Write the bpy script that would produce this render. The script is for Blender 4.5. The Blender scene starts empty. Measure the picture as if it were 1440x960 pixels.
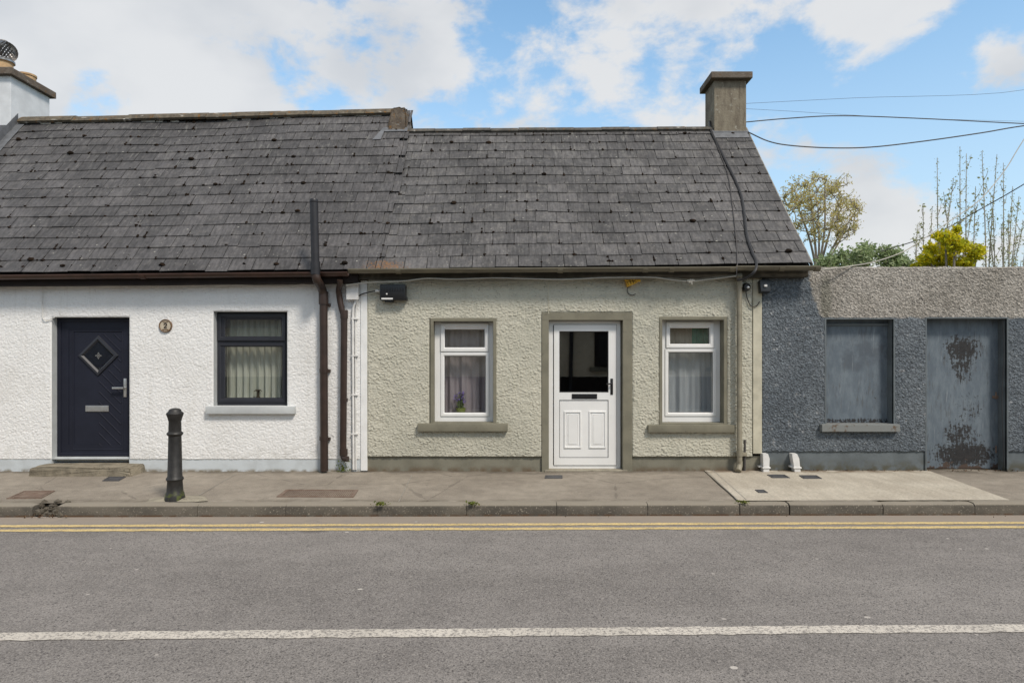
import bpy, bmesh, math, random
import numpy as np
from mathutils import Vector, Matrix, Quaternion
R = math.radians
sc = bpy.context.scene
COL = sc.collection
H, F, CX, HY = 1.588, 918.0, 720.0, 500.0     # eye height, focal length in photo pixels, principal column, horizon row
FY = 9.0                                      # distance of the facades

def PX(px, Y=FY): return (px - CX) / F * Y
def PZ(py, Y=FY): return H + (HY - py) / F * Y
def pt(px, py, Y): return (PX(px, Y), Y, PZ(py, Y))
def pavz(Y): return -0.03 * (9.0 - Y) / 1.85
def pav(px, py):
    z = 0.0
    for _ in range(6):
        Y = (H - z) * F / (py - HY); z = pavz(Y)
    return (PX(px, Y), Y, z)

# ------------------------------------------------------------------ node helper
class G:
    def __init__(s, name, rough=0.8, spec=0.3):
        s.m = bpy.data.materials.new(name); s.m.use_nodes = True
        s.t = s.m.node_tree; s.t.nodes.clear()
        s.out = s.t.nodes.new('ShaderNodeOutputMaterial')
        s.b = s.t.nodes.new('ShaderNodeBsdfPrincipled')
        s.t.links.new(s.b.outputs[0], s.out.inputs[0])
        s.b.inputs['Roughness'].default_value = rough
        s.b.inputs['Specular IOR Level'].default_value = spec
        s._p = None
    def put(s, sock, v):
        if isinstance(v, bpy.types.NodeSocket): s.t.links.new(v, sock)
        elif v is not None:
            if isinstance(v, tuple) and len(v) == 3 and sock.type == 'RGBA': v = (*v, 1)
            sock.default_value = v
    def pos(s):
        if s._p is None: s._p = s.t.nodes.new('ShaderNodeNewGeometry')
        return s._p.outputs['Position']
    def island(s):
        s.pos(); return s._p.outputs['Random Per Island']
    def sep(s, v=None):
        n = s.t.nodes.new('ShaderNodeSeparateXYZ'); s.put(n.inputs[0], v or s.pos()); return n.outputs
    def scl(s, sx, sy, sz, v=None, off=(0, 0, 0)):
        n = s.t.nodes.new('ShaderNodeMapping'); s.put(n.inputs[0], v or s.pos())
        n.inputs['Scale'].default_value = (sx, sy, sz); n.inputs['Location'].default_value = off; return n.outputs[0]
    def noise(s, scale, detail=4, rough=.55, v=None, dist=0):
        n = s.t.nodes.new('ShaderNodeTexNoise'); s.put(n.inputs['Vector'], v or s.pos())
        n.inputs['Scale'].default_value = scale; n.inputs['Detail'].default_value = detail
        n.inputs['Roughness'].default_value = rough; n.inputs['Distortion'].default_value = dist
        return n.outputs['Fac']
    def vor(s, scale, v=None, feat='F1', out='Distance', rnd=1.0):
        n = s.t.nodes.new('ShaderNodeTexVoronoi'); n.feature = feat; s.put(n.inputs['Vector'], v or s.pos())
        n.inputs['Scale'].default_value = scale; n.inputs['Randomness'].default_value = rnd; return n.outputs[out]
    def ma(s, op, a, b=0.0, c=None, clamp=False):
        n = s.t.nodes.new('ShaderNodeMath'); n.operation = op; n.use_clamp = clamp
        s.put(n.inputs[0], a); s.put(n.inputs[1], b)
        if c is not None: s.put(n.inputs[2], c)
        return n.outputs[0]
    def sm(s, x, a, b, lo=0.0, hi=1.0):
        n = s.t.nodes.new('ShaderNodeMapRange'); n.interpolation_type = 'SMOOTHSTEP'
        s.put(n.inputs[0], x); n.inputs[1].default_value = a; n.inputs[2].default_value = b
        n.inputs[3].default_value = lo; n.inputs[4].default_value = hi; return n.outputs[0]
    def mix(s, f, a, b, mode='MIX'):
        n = s.t.nodes.new('ShaderNodeMix'); n.data_type = 'RGBA'; n.blend_type = mode
        s.put(n.inputs[0], f); s.put(n.inputs[6], a); s.put(n.inputs[7], b); return n.outputs[2]
    def mul(s, c, f):       # colour times a scalar socket
        n = s.t.nodes.new('ShaderNodeMix'); n.data_type = 'RGBA'; n.blend_type = 'MULTIPLY'; n.inputs[0].default_value = 1
        s.put(n.inputs[6], c); s.put(n.inputs[7], f); return n.outputs[2]
    def col(s, c): s.put(s.b.inputs['Base Color'], c); return s
    def bump(s, h, strength=.5, dist=.01):
        n = s.t.nodes.new('ShaderNodeBump'); s.put(n.inputs['Height'], h)
        n.inputs['Strength'].default_value = strength; n.inputs['Distance'].default_value = dist
        s.t.links.new(n.outputs[0], s.b.inputs['Normal']); return s
    def ell(s, cx, cz, rx, rz):     # squared elliptical distance in the facade plane
        o = s.sep()
        a = s.ma('DIVIDE', s.ma('SUBTRACT', o[0], cx), rx); b = s.ma('DIVIDE', s.ma('SUBTRACT', o[2], cz), rz)
        return s.ma('ADD', s.ma('MULTIPLY', a, a), s.ma('MULTIPLY', b, b))

def plain(name, c, rough=.5, spec=.4, var=.12, scale=8, bump=0, bs=60, metal=0):
    g = G(name, rough, spec)
    g.col(g.mul(c, g.sm(g.noise(scale, 5), .25, .75, 1 - var, 1 + var * .5)))
    if bump: g.bump(g.noise(bs, 3), bump, .004)
    g.b.inputs['Metallic'].default_value = metal
    return g.m

M = {}
def build_materials():
    # white roughcast
    g = G('white_roughcast', .85, .2)
    n = g.noise(1.3, 5, .6); f = g.noise(45, 3)
    c = g.mix(g.sm(n, .45, .8), (.79, .785, .77), (.70, .69, .665))
    pit_shade = g.sm(g.noise(34, 3, .6, g.scl(1, 1, 1.4)), .27, .38)
    c = g.mix(g.ma('MULTIPLY', g.sm(g.noise(2.2, 6, .6, g.scl(4, 1, .35)), .58, .75), .3), c, (.50, .48, .43))
    c = g.mix(pit_shade, (.55, .54, .51), c)  # noise-placed dark spots, painting shade into the roughcast hollows
    z = g.sep()[2]
    splash = g.ma('MULTIPLY', g.sm(z, .55, .12), g.sm(g.noise(9, 5), .4, .7))
    c = g.mix(g.ma('MULTIPLY', splash, .35), c, (.45, .44, .40))
    g.col(c).bump(g.noise(70, 4), .35, .006); M['white_wall'] = g.m
    # cream roughcast
    g = G('cream_roughcast', .88, .2)
    n = g.noise(1.1, 5, .6)
    c = g.mix(g.sm(n, .4, .72), (.51, .492, .408), (.43, .418, .345))
    c = g.mix(g.sm(g.noise(30, 3, .6, g.scl(1, 1, 1.6)), .30, .42), (.24, .225, .18), c)  # darker flecks put cavity shade into the cream colour
    st = g.ma('MULTIPLY', g.sm(g.ell(PX(908), PZ(430), .22, .75), 1.0, .1), g.sm(g.noise(6, 5), .35, .6))
    c = g.mix(g.ma('MULTIPLY', st, .45), c, (.30, .30, .26))
    c = g.mix(g.ma('MULTIPLY', g.sm(g.noise(2.4, 6, .6, g.scl(4, 1, .35)), .56, .74), .35), c, (.33, .315, .25))
    st = g.ma('MULTIPLY', g.sm(g.noise(3, 5, .6, g.scl(2.2, 1, .7)), .55, .72), .3)
    c = g.mix(st, c, (.36, .37, .29))
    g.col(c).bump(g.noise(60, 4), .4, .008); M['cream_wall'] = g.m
    # blue-grey painted pebbledash with a bare upper band
    g = G('grey_pebbledash', .85, .25)
    o = g.sep(); wob = g.ma('MULTIPLY', g.ma('SUBTRACT', g.noise(7, 4), .5), .22)
    mz = g.sm(g.ma('ADD', o[2], g.ma('MULTIPLY', wob, .35)), PZ(449), PZ(445))
    mx = g.sm(g.ma('ADD', g.ma('ADD', o[0], wob), g.ma('MULTIPLY', o[2], .25)), PX(1140) + .25 * 2.4, PX(1146) + .25 * 2.4)
    bare = g.ma('MULTIPLY', mz, mx)
    peb = g.vor(44, out='Color'); pv = g.ma('MULTIPLY', g.t.nodes.new('ShaderNodeRGBToBW').outputs[0], 1)
    bw = [x for x in g.t.nodes if x.bl_idname == 'ShaderNodeRGBToBW'][0]; g.put(bw.inputs[0], peb)
    spk = g.sm(pv, .2, .85, .72, 1.28)
    blue = g.mix(g.sm(g.noise(1.6, 4), .35, .7), (.098, .114, .130), (.136, .154, .170))
    blue = g.mix(g.sm(g.noise(14, 4), .60, .74), blue, (.25, .26, .27))
    tan = g.mix(g.sm(g.noise(2.2, 5), .35, .68), (.335, .312, .278), (.262, .242, .212))
    tan = g.mix(g.sm(g.ell(PX(1160), PZ(420), .10, .42), 1.0, .2), tan, (.19, .18, .15))
    c = g.mul(g.mix(bare, blue, tan), spk)
    g.col(c).bump(g.vor(44), .8, .014); M['grey_wall'] = g.m
    # smooth paints
    g = G('olive_paint', .75, .3)
    c = g.mix(g.sm(g.noise(5, 5), .35, .7), (.21, .197, .147), (.17, .16, .12))
    c = g.mix(g.sm(g.noise(18, 4), .66, .74), c, (.13, .115, .09))
    g.col(c).bump(g.noise(40, 4), .25, .006); M['olive'] = g.m
    g = G('olive_plinth', .8, .25)
    z = g.sep()[2]
    c = g.mix(g.sm(g.noise(4, 5), .35, .7), (.22, .21, .165), (.17, .162, .125))
    c = g.mix(g.ma('MULTIPLY', g.sm(z, .09, .0), g.sm(g.noise(7, 4), .35, .6)), c, (.14, .105, .07))
    c = g.mix(g.sm(g.noise(15, 4), .68, .75), c, (.32, .30, .26))
    g.col(c).bump(g.noise(35, 4), .3, .008); M['olive_plinth'] = g.m
    g = G('pale_blue_plinth', .75, .3)
    z = g.sep()[2]
    c = g.mix(g.sm(g.noise(4, 5), .4, .7), (.57, .61, .63), (.49, .52, .53))
    c = g.mix(g.ma('MULTIPLY', g.sm(z, .05, .0), g.sm(g.noise(8, 4), .35, .6)), c, (.24, .21, .16))
    g.col(c).bump(g.noise(35, 4), .2, .006); M['pale_plinth'] = g.m
    M['pale_grey'] = plain('pale_grey_paint', (.50, .52, .52), .7, .3, .12, 6, .15)
    g = G('grey_blue_paint', .7, .3)
    z = g.sep()[2]
    c = g.mix(g.sm(g.noise(4, 5), .35, .7), (.135, .155, .165), (.100, .115, .122))
    c = g.mix(g.ma('MULTIPLY', g.sm(z, .2, .02), g.sm(g.noise(5, 5, .6, dist=.4), .38, .58)), c, (.085, .082, .06))
    g.col(c).bump(g.noise(35, 4), .25, .006); M['grey_paint'] = g.m
    # weathered boards and peeling steel door
    def sheet(name, patches, rust):
        g = G(name, .6, .35)
        nz = g.noise(5, 6, .65, g.scl(2.4, 1, .8)); c = g.mix(g.sm(nz, .35, .7), (.108, .134, .160), (.158, .190, .216))
        c = g.mix(g.ma('MULTIPLY', g.sm(g.ma('SUBTRACT', g.noise(4, 6, .65), g.ma('MULTIPLY', g.ell(PX(1212, 9.13), PZ(490, 9.13), .42, .50), .14)), .36, .56), .6), c, (.070, .082, .098))
        c = g.mix(g.ma('MULTIPLY', g.sm(g.noise(6, 6, .7, g.scl(5, 1, .4, off=(3, 0, 1))), .60, .70), .5), c, (.26, .29, .31))
        c = g.mix(g.sm(g.noise(11, 5, .6, g.scl(3, 1, .5)), .55, .7), c, (.10, .112, .122))
        fine = g.noise(20, 9, .78, g.scl(1.0, 1, 1.3), .3); strk = g.noise(9, 7, .7, g.scl(4.5, 1, .9))
        mixn = g.ma('ADD', g.ma('MULTIPLY', fine, .55), g.ma('MULTIPLY', strk, .45))
        for (x, z, rx, rz, th) in patches:
            e = g.ell(x, z, rx, rz)
            k = g.sm(g.ma('SUBTRACT', mixn, g.ma('MULTIPLY', e, .10)), th, th + .014)
            c = g.mix(k, c, g.mix(g.sm(fine, .4, .6), (.017, .017, .018), (.034, .032, .032)))
        if rust:
            k = g.sm(g.ma('SUBTRACT', g.noise(12, 5), g.ma('MULTIPLY', g.sep()[2], 2.0)), .36, .42)
            c = g.mix(k, c, (.075, .052, .04))
        g.col(c).bump(g.noise(20, 4), .2, .005); return g.m
    M['sheet_door'] = sheet('peeling_grey_sheet', [(PX(1352, 9.15), PZ(492, 9.15), .26, .20, .42), (PX(1352, 9.15), PZ(512, 9.15), .22, .28, .47), (PX(1355, 9.15), PZ(638, 9.15), .40, .17, .40), (PX(1350, 9.15), PZ(612, 9.15), .28, .22, .46),
                                                   (PX(1362, 9.15), PZ(575, 9.15), .25, .35, .52)], True)
    M['sheet_board'] = sheet('weathered_grey_board', [(PX(1205, 9.13), PZ(592, 9.13), .9, .05, .47), (PX(1225, 9.13), PZ(560, 9.13), .3, .3, .56)], False)
    g = G('rusty_sill', .8, .2)
    c = g.mix(g.sm(g.noise(14, 5), .54, .68), (.20, .21, .205), (.12, .085, .06)); g.col(c).bump(g.noise(40), .4, .006); M['old_sill'] = g.m
    M['upvc'] = plain('white_upvc', (.80, .80, .785), .28, .5, .05, 3)
    M['upvc_seam'] = plain('door_gasket', (.06, .06, .06), .6)
    M['navy'] = plain('navy_composite', (.016, .018, .030), .5, .25, .15, 5, .08, 120)
    M['navy_frame'] = plain('anthracite_frame', (.026, .028, .036), .38, .45, .12, 5)
    M['black'] = plain('black_plastic', (.012, .012, .013), .35, .5, .2, 9)
    M['steel'] = plain('brushed_steel', (.55, .55, .54), .35, .5, .1, 20, 0, 60, .8)
    M['white_plastic'] = plain('white_plastic', (.72, .71, .69), .45, .4, .12, 10)
    M['brown_pipe'] = plain('brown_upvc', (.042, .026, .020), .38, .45, .3, 7)
    M['brown_gutter'] = plain('brown_gutter', (.062, .030, .020), .4, .45, .35, 5)
    M['dark_timber'] = plain('dark_fascia', (.020, .014, .012), .7, .2, .3, 5)
    M['black_pipe'] = plain('black_upvc', (.022, .021, .024), .45, .45, .25, 9)
    g = G('olive_gutter', .36, .5)
    c = g.mix(g.sm(g.noise(6, 5, .6, g.scl(.4, 1, 3)), .35, .7), (.165, .145, .10), (.10, .087, .06)); g.col(c); M['olive_gutter'] = g.m
    M['shaded_olive_fascia'] = plain('shaded_olive_fascia', (.060, .052, .038), .7, .2, .3, 6)  # olive darkened to paint in the shadow beneath the gutter
    M['cream_pipe'] = plain('cream_pipe', (.27, .245, .185), .5, .35, .25, 6)
    M['cream_smooth'] = plain('cream_smooth', (.52, .49, .385), .75, .25, .2, 6, .25, 40)
    M['white_smooth'] = plain('white_smooth', (.80, .80, .785), .7, .3, .1, 6, .15, 40)
    # slate
    def slate(name, a, b, warm):
        g = G(name, .62, .35)
        r = g.island(); n = g.noise(9, 6, .65); st = g.noise(7, 5, .6, g.scl(4.5, .8, .8))
        c = g.mix(r, a, b)
        c = g.mix(g.ma('MULTIPLY', g.sm(n, .45, .72), .65), c, warm)
        c = g.mul(c, g.sm(st, .3, .7, .70, 1.28))
        c = g.mul(c, g.sm(g.noise(1.1, 4), .3, .7, .78, 1.22)); c = g.mul(c, g.sm(g.noise(26, 6, .7), .32, .68, .82, 1.15))
        z = g.sep()[2]
        pale = g.ma('MULTIPLY', g.sm(g.noise(5, 6, .6, g.scl(3.2, .7, .7)), .55, .72), g.sm(z, 3.2, 5.6, .08, .6))
        c = g.mix(pale, c, (.20, .195, .18))
        lv = g.vor(7.5, g.scl(1, 1, 1.3)); lich = g.ma('MULTIPLY', g.sm(lv, .13, .07), g.sm(g.noise(2.6, 3), .50, .60))
        lich = g.ma('MULTIPLY', lich, g.sm(g.noise(60, 3), .35, .55)); l2 = g.ma('MULTIPLY', g.sm(g.vor(14, g.scl(1, 1, 1.2, off=(4, 1, 2))), .16, .09), g.sm(g.noise(1.7, 3), .48, .58)); lich = g.ma('MAXIMUM', lich, g.ma('MULTIPLY', l2, .5))
        c = g.mix(lich, c, (.34, .33, .29))
        e = g.ell(-1.72, 2.80, .32, .10); och = g.ma('MULTIPLY', g.sm(g.ma('SUBTRACT', g.noise(34, 6, .7), g.ma('MULTIPLY', e, .12)), .40, .60), .7)
        c = g.mix(och, c, (.26, .115, .025))
        dark = g.sm(g.noise(3.5, 5, .6), .60, .75); c = g.mix(g.ma('MULTIPLY', dark, .45), c, (.026, .025, .025))
        g.col(c).bump(g.noise(28, 5, .6, g.scl(1, .6, .6)), .35, .006); return g.m
    M['slate_a'] = slate('weathered_slate', (.056, .054, .055), (.083, .079, .080), (.104, .097, .093))
    M['slate_b'] = slate('stained_slate', (.056, .0545, .055), (.092, .088, .088), (.132, .124, .115))
    M['underlay'] = plain('roof_underlay', (.02, .019, .018), .9)
    g = G('moss', .95, .1); g.col(g.mix(g.island(), (.010, .008, .006), (.032, .020, .013))).bump(g.noise(150), .6, .01); M['moss'] = g.m
    # ridge and weathered concrete
    def conc(name, a, b, spots, sc_=6, lichen=0.0):
        g = G(name, .9, .2)
        c = g.mix(g.sm(g.noise(sc_, 6, .65), .35, .68), a, b)
        c = g.mix(g.sm(g.noise(sc_ * 5, 4), .60, .70), c, spots)
        if lichen:
            c = g.mix(g.ma('MULTIPLY', g.sm(g.noise(13, 5), .57, .66), lichen), c, (.17, .09, .03))
            c = g.mix(g.ma('MULTIPLY', g.sm(g.noise(5, 5, .6, g.scl(1, 1, 3)), .60, .68), lichen), c, (.42, .40, .36))
        g.col(c).bump(g.noise(45, 5), .6, .01); return g.m
    M['ridge'] = conc('lichened_ridge', (.085, .072, .055), (.15, .128, .095), (.04, .034, .028), 11, .95)
    M['ridge_b'] = conc('grey_ridge', (.07, .066, .058), (.125, .115, .10), (.035, .032, .03), 11, .6)
    M['stub'] = conc('rubble_block', (.085, .068, .054), (.155, .128, .10), (.05, .036, .028), 9, .8)
    g = G('chimney_render', .9, .2)
    c = g.mix(g.sm(g.noise(5, 6, .65, g.scl(2.5, 1, .8)), .35, .68), (.235, .205, .155), (.15, .125, .095))
    c = g.mix(g.sm(g.noise(14, 5), .60, .70), c, (.30, .28, .23))
    c = g.mix(g.ma('MULTIPLY', g.sm(g.noise(4, 5, .6, g.scl(5, 5, .6)), .55, .68), .6), c, (.09, .07, .05))
    g.col(c).bump(g.noise(30, 5), .5, .012); M['chimney'] = g.m
    M['cap'] = conc('chimney_cap', (.12, .095, .075), (.17, .145, .12), (.07, .055, .045), 9, .5)
    M['white_chimney'] = plain('white_chimney_render', (.66, .68, .70), .8, .2, .12, 5, .2, 40)
    M['buff'] = plain('buff_clay', (.50, .34, .19), .8, .2, .2, 12)
    M['lead'] = plain('lead', (.14, .145, .155), .6, .4, .3, 9, .2, 25)
    M['mortar'] = conc('pale_mortar', (.33, .315, .28), (.22, .205, .18), (.15, .14, .12), 9)
    g = G('galvanised', .32, .5); g.col(g.mul((.33, .31, .29), g.sm(g.noise(20), .3, .7, .6, 1.2))); g.b.inputs['Metallic'].default_value = .9; M['galv'] = g.m
    # ground
    g = G('asphalt', .88, .3)
    o = g.sep()
    v1 = g.vor(150, out='Color'); bw = g.t.nodes.new('ShaderNodeRGBToBW'); g.put(bw.inputs[0], v1)  # extra cloud overhead, out of view, added to neutralise the blue skylight
    v2 = g.vor(105, out='Color', v=g.scl(1, 1, 1, off=(3, 1, 0))); bw2 = g.t.nodes.new('ShaderNodeRGBToBW'); g.put(bw2.inputs[0], v2)  # unseen cloud behind the camera, added for the same neutral light
    c = g.mix(g.sm(g.noise(.6, 5, .6, g.scl(.35, 1.9, 1)), .38, .62), (.182, .168, .157), (.215, .199, .186))
    c = g.mul(c, g.sm(g.noise(3.5, 5), .3, .7, .92, 1.08))
    c = g.mul(c, g.sm(bw.outputs[0], .15, .85, .70, 1.28))
    c = g.mix(g.sm(bw2.outputs[0], .80, .86), c, (.27, .25, .23))
    c = g.mix(g.sm(bw2.outputs[0], .20, .14), c, (.085, .078, .075))
    c = g.mix(g.ma('MULTIPLY', g.sm(o[1], 6.55, 6.95), g.sm(g.noise(4, 5), .25, .5, .6, 1.0)), c, (.275, .235, .195))
    gum = g.vor(1.9, v=g.scl(1, 1.25, 1)); gm = g.ma('MULTIPLY', g.sm(gum, .048, .036), g.sm(g.noise(.9, 2), .42, .47))
    c = g.mix(gm, c, (.46, .43, .39))
    gum = g.vor(2.3, v=g.scl(1, 1.1, 1, off=(7, 3, 0))); gm = g.ma('MULTIPLY', g.sm(gum, .042, .03), g.sm(g.noise(1.2, 2, v=g.scl(1, 1, 1, off=(5, 5, 0))), .42, .47))
    c = g.mix(gm, c, (.38, .35, .32))
    c = g.mix(g.ma('MULTIPLY', g.sm(g.vor(.62, v=g.scl(1, 1.5, 1, off=(1.3, .2, 0))), .12, .06), .6), c, (.10, .092, .088))
    g.col(c).bump(g.vor(130), .4, .005); M['road'] = g.m
    def paint(name, a, b, th):
        g = G(name, .75, .3)
        c = g.mix(g.sm(g.noise(55, 5, .7), th, th + .07), b, a)
        c = g.mul(c, g.sm(g.noise(3, 4), .3, .7, .88, 1.06)); g.col(c).bump(g.vor(95), .4, .004); return g.m
    M['white_line'] = paint('white_road_paint', (.54, .50, .44), (.25, .23, .21), .43)
    M['yellow_line'] = paint('yellow_road_paint', (.62, .47, .21), (.38, .31, .19), .44)
    g = G('old_concrete', .9, .2)
    o = g.sep()
    c = g.mix(g.sm(g.noise(1.0, 6, .62), .36, .66), (.235, .205, .168), (.295, .260, .214))
    c = g.mul(c, g.sm(g.noise(6, 6, .65), .3, .7, .86, 1.1))
    c = g.mix(g.sm(g.noise(110, 3), .56, .70), c, (.36, .32, .265))
    c = g.mix(g.sm(g.noise(90, 3, v=g.scl(1, 1, 1, off=(2, 2, 2))), .60, .72), c, (.09, .08, .068))
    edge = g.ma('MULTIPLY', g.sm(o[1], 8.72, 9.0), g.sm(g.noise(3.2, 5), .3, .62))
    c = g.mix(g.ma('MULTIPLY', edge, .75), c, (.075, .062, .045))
    edge = g.ma('MULTIPLY', g.sm(o[1], 7.42, 7.28), g.sm(g.noise(4.2, 5), .32, .6))
    c = g.mix(g.ma('MULTIPLY', edge, .55), c, (.105, .09, .065))
    gum = g.vor(4.2, v=g.scl(1, 1.2, 1, off=(2, 3, 0))); c = g.mix(g.ma('MULTIPLY', g.sm(gum, .09, .06), g.sm(g.noise(1.5, 2), .5, .55, 0, .5)), c, (.11, .10, .09))
    gum = g.vor(5.2, v=g.scl(1, 1.2, 1, off=(6, 1, 0))); c = g.mix(g.ma('MULTIPLY', g.sm(gum, .08, .05), g.sm(g.noise(1.7, 2, v=g.scl(1, 1, 1, off=(9, 2, 0))), .5, .55, 0, .6)), c, (.42, .39, .34))
    cr = g.vor(.55, v=g.scl(1, 1, 1, off=(.37, .1, 0)), feat='DISTANCE_TO_EDGE')
    cr = g.ma('ADD', cr, g.ma('MULTIPLY', g.ma('SUBTRACT', g.noise(5, 5), .5), .05))
    c = g.mix(g.ma('MULTIPLY', g.sm(cr, .006, .001), .35), c, (.07, .06, .05))
    g.col(c).bump(g.noise(75, 5), .45, .006); M['pavement'] = g.m
    g = G('new_concrete', .88, .2)
    o = g.sep()
    c = g.mix(g.sm(g.noise(1.4, 6, .6), .36, .66), (.42, .375, .305), (.50, .455, .375))
    c = g.mul(c, g.sm(g.noise(45, 6, .7), .3, .7, .8, 1.14))
    c = g.mul(c, g.sm(g.noise(5, 5, .6, g.scl(2.2, .5, 1)), .3, .7, .9, 1.05))
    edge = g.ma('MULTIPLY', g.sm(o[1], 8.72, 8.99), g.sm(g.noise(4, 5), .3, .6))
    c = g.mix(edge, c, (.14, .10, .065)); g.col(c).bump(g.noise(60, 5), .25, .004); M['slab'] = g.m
    g = G('kerb_concrete', .9, .2)
    o = g.sep()
    c = g.mix(g.sm(g.noise(3, 6, .62, g.scl(.7, 1, 1)), .36, .66), (.135, .12, .098), (.080, .072, .06))
    c = g.mix(g.sm(g.noise(55, 4), .58, .68), c, (.24, .215, .175))
    c = g.mix(g.ma('MULTIPLY', g.sm(o[2], -.13, -.155), g.sm(g.noise(9, 4), .35, .6)), c, (.10, .06, .035))
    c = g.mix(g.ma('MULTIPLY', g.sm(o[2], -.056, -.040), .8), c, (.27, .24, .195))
    g.col(c).bump(g.noise(60, 5), .6, .008); M['kerb'] = g.m
    g = G('garden_soil', .95, .1); g.col(g.mix(g.sm(g.noise(2, 5), .4, .65), (.05, .075, .025), (.09, .085, .05))); M['ground'] = g.m
    M['rust'] = conc('rusty_iron', (.155, .105, .08), (.215, .165, .13), (.09, .065, .05), 12)
    M['iron'] = plain('grey_iron', (.075, .075, .08), .6, .4, .2, 14, .3, 60)
    g = G('bollard_paint', .5, .4)
    z = g.sep()[2]
    c = g.mul((.023, .022, .021), g.sm(g.noise(18, 5), .3, .7, .7, 1.25))
    c = g.mix(g.ma('MULTIPLY', g.sm(z, .12, .0), g.sm(g.noise(14, 4), .5, .62)), c, (.07, .085, .015))
    g.col(c).bump(g.noise(55, 4), .25, .004); M['bollard'] = g.m
    M['step'] = conc('worn_step', (.28, .245, .185), (.16, .14, .105), (.08, .07, .05), 7)
    M['collar'] = conc('cement_collar', (.33, .30, .235), (.24, .215, .17), (.15, .13, .10), 9)
    M['litter'] = conc('crumbled_kerb', (.075, .065, .05), (.14, .125, .10), (.05, .04, .03), 14)
    g = G('dead_leaf', .9, .1); g.col(g.mix(g.island(), (.075, .042, .024), (.15, .10, .06))); M['leaf_litter'] = g.m
    def leaf(name, a, b, tr=.25):
        g = G(name, .6, .3); g.col(g.mix(g.island(), a, b))
        t = g.t.nodes.new('ShaderNodeBsdfTranslucent'); g.put(t.inputs[0], g.mix(g.island(), a, b))
        m = g.t.nodes.new('ShaderNodeMixShader'); m.inputs[0].default_value = tr
        g.t.links.new(g.b.outputs[0], m.inputs[1]); g.t.links.new(t.outputs[0], m.inputs[2]); g.t.links.new(m.outputs[0], g.out.inputs[0]); return g.m
    M['leaf_ochre'] = leaf('ochre_leaf', (.56, .43, .13), (.60, .58, .26), .5)
    M['leaf_green'] = leaf('green_leaf', (.20, .28, .10), (.42, .48, .28), .4)
    M['leaf_yellow'] = leaf('golden_leaf', (.78, .64, .012), (.42, .46, .03), .4)
    M['leaf_bud'] = leaf('bud_leaf', (.32, .36, .13), (.50, .48, .28), .45)
    M['leaf_weed'] = leaf('weed_leaf', (.09, .14, .02), (.20, .20, .05))
    M['bark'] = plain('grey_bark', (.31, .27, .22), .9, .1, .3, 12)
    M['stem'] = plain('pale_stem', (.40, .36, .30), .9, .1, .3, 12)
    M['cable'] = plain('grey_cable', (.085, .078, .075), .6, .3, .2, 5)
    M['cable_pale'] = plain('pale_cable', (.40, .38, .33), .6, .3, .2, 5)
    M['cable_white'] = plain('white_cable', (.68, .67, .64), .5, .3, .15, 5)
    M['cable_black'] = plain('black_cable', (.03, .029, .03), .5, .4, .2, 5)
    M['pole_wood'] = plain('creosoted_pole', (.075, .055, .04), .85, .2, .3, 6)
    def fabric(name, a, b, sc_=30):
        g = G(name, .95, .1); g.col(g.mix(g.noise(sc_, 3, .5, g.scl(1, 1, .15)), a, b)); return g.m
    M['curt_grey'] = fabric('sage_curtain', (.46, .47, .40), (.66, .67, .59))
    M['curt_mauve'] = fabric('mauve_net', (.33, .27, .29), (.52, .47, .50))
    M['curt_net'] = fabric('pale_net', (.38, .40, .43), (.58, .60, .63))
    M['curt_green'] = fabric('green_drape', (.02, .22, .14), (.05, .32, .21))
    M['curt_beige'] = fabric('beige_drape', (.45, .37, .29), (.56, .47, .38))
    M['pot'] = plain('lime_pot', (.28, .32, .08), .5)
    M['petal'] = plain('violet_petal', (.30, .22, .55), .7)
    M['figure'] = plain('brown_ornament', (.07, .05, .03), .6)
    M['yellow'] = plain('yellow_plastic', (.62, .34, .02), .5, .4, .3, 25)
    M['plaque'] = plain('plaque_face', (.52, .45, .34), .5, .4, .12, 20)
    M['plaque_rim'] = plain('plaque_rim', (.16, .095, .05), .5, .4, .2, 30)
    M['ink'] = plain('dark_lettering', (.03, .02, .015), .6)
    M['interior'] = plain('room_plaster', (.22, .20, .18), .9)
    M['tan_render'] = plain('tan_render', (.75, .66, .50), .85, .2, .15, 4, .3, 30)
    g = G('window_glass', 0, .5)
    tr = g.t.nodes.new('ShaderNodeBsdfTransparent'); tr.inputs[0].default_value = (.93, .94, .935, 1)
    gl = g.t.nodes.new('ShaderNodeBsdfGlossy'); gl.inputs['Roughness'].default_value = 0.0; gl.inputs[0].default_value = (1, 1, 1, 1)
    fr = g.t.nodes.new('ShaderNodeFresnel'); fr.inputs[0].default_value = 1.62
    mx = g.t.nodes.new('ShaderNodeMixShader'); g.pos(); g.t.links.new(g.ma('MULTIPLY', g.ma('MULTIPLY', fr.outputs[0], 2.8, clamp=True), g.ma('SUBTRACT', 1.0, g._p.outputs['Backfacing'])), mx.inputs[0])
    g.t.links.new(tr.outputs[0], mx.inputs[1]); g.t.links.new(gl.outputs[0], mx.inputs[2]); g.t.links.new(mx.outputs[0], g.out.inputs[0])
    M['glass'] = g.m
build_materials()

# ------------------------------------------------------------------ objects
def tag(o, label=None, cat=None, group=None, kind=None):
    if label: o['label'] = label
    if cat: o['category'] = cat
    if group: o['group'] = group
    if kind: o['kind'] = kind
    return o
def thing(name, loc, label, cat, group=None):
    o = bpy.data.objects.new(name, None); COL.objects.link(o); o.location = loc; o.empty_display_size = .2
    return tag(o, label, cat, group)
def origin(o):
    v = Vector((0, 0, 0))
    while o is not None: v += o.location; o = o.parent
    return v

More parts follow.
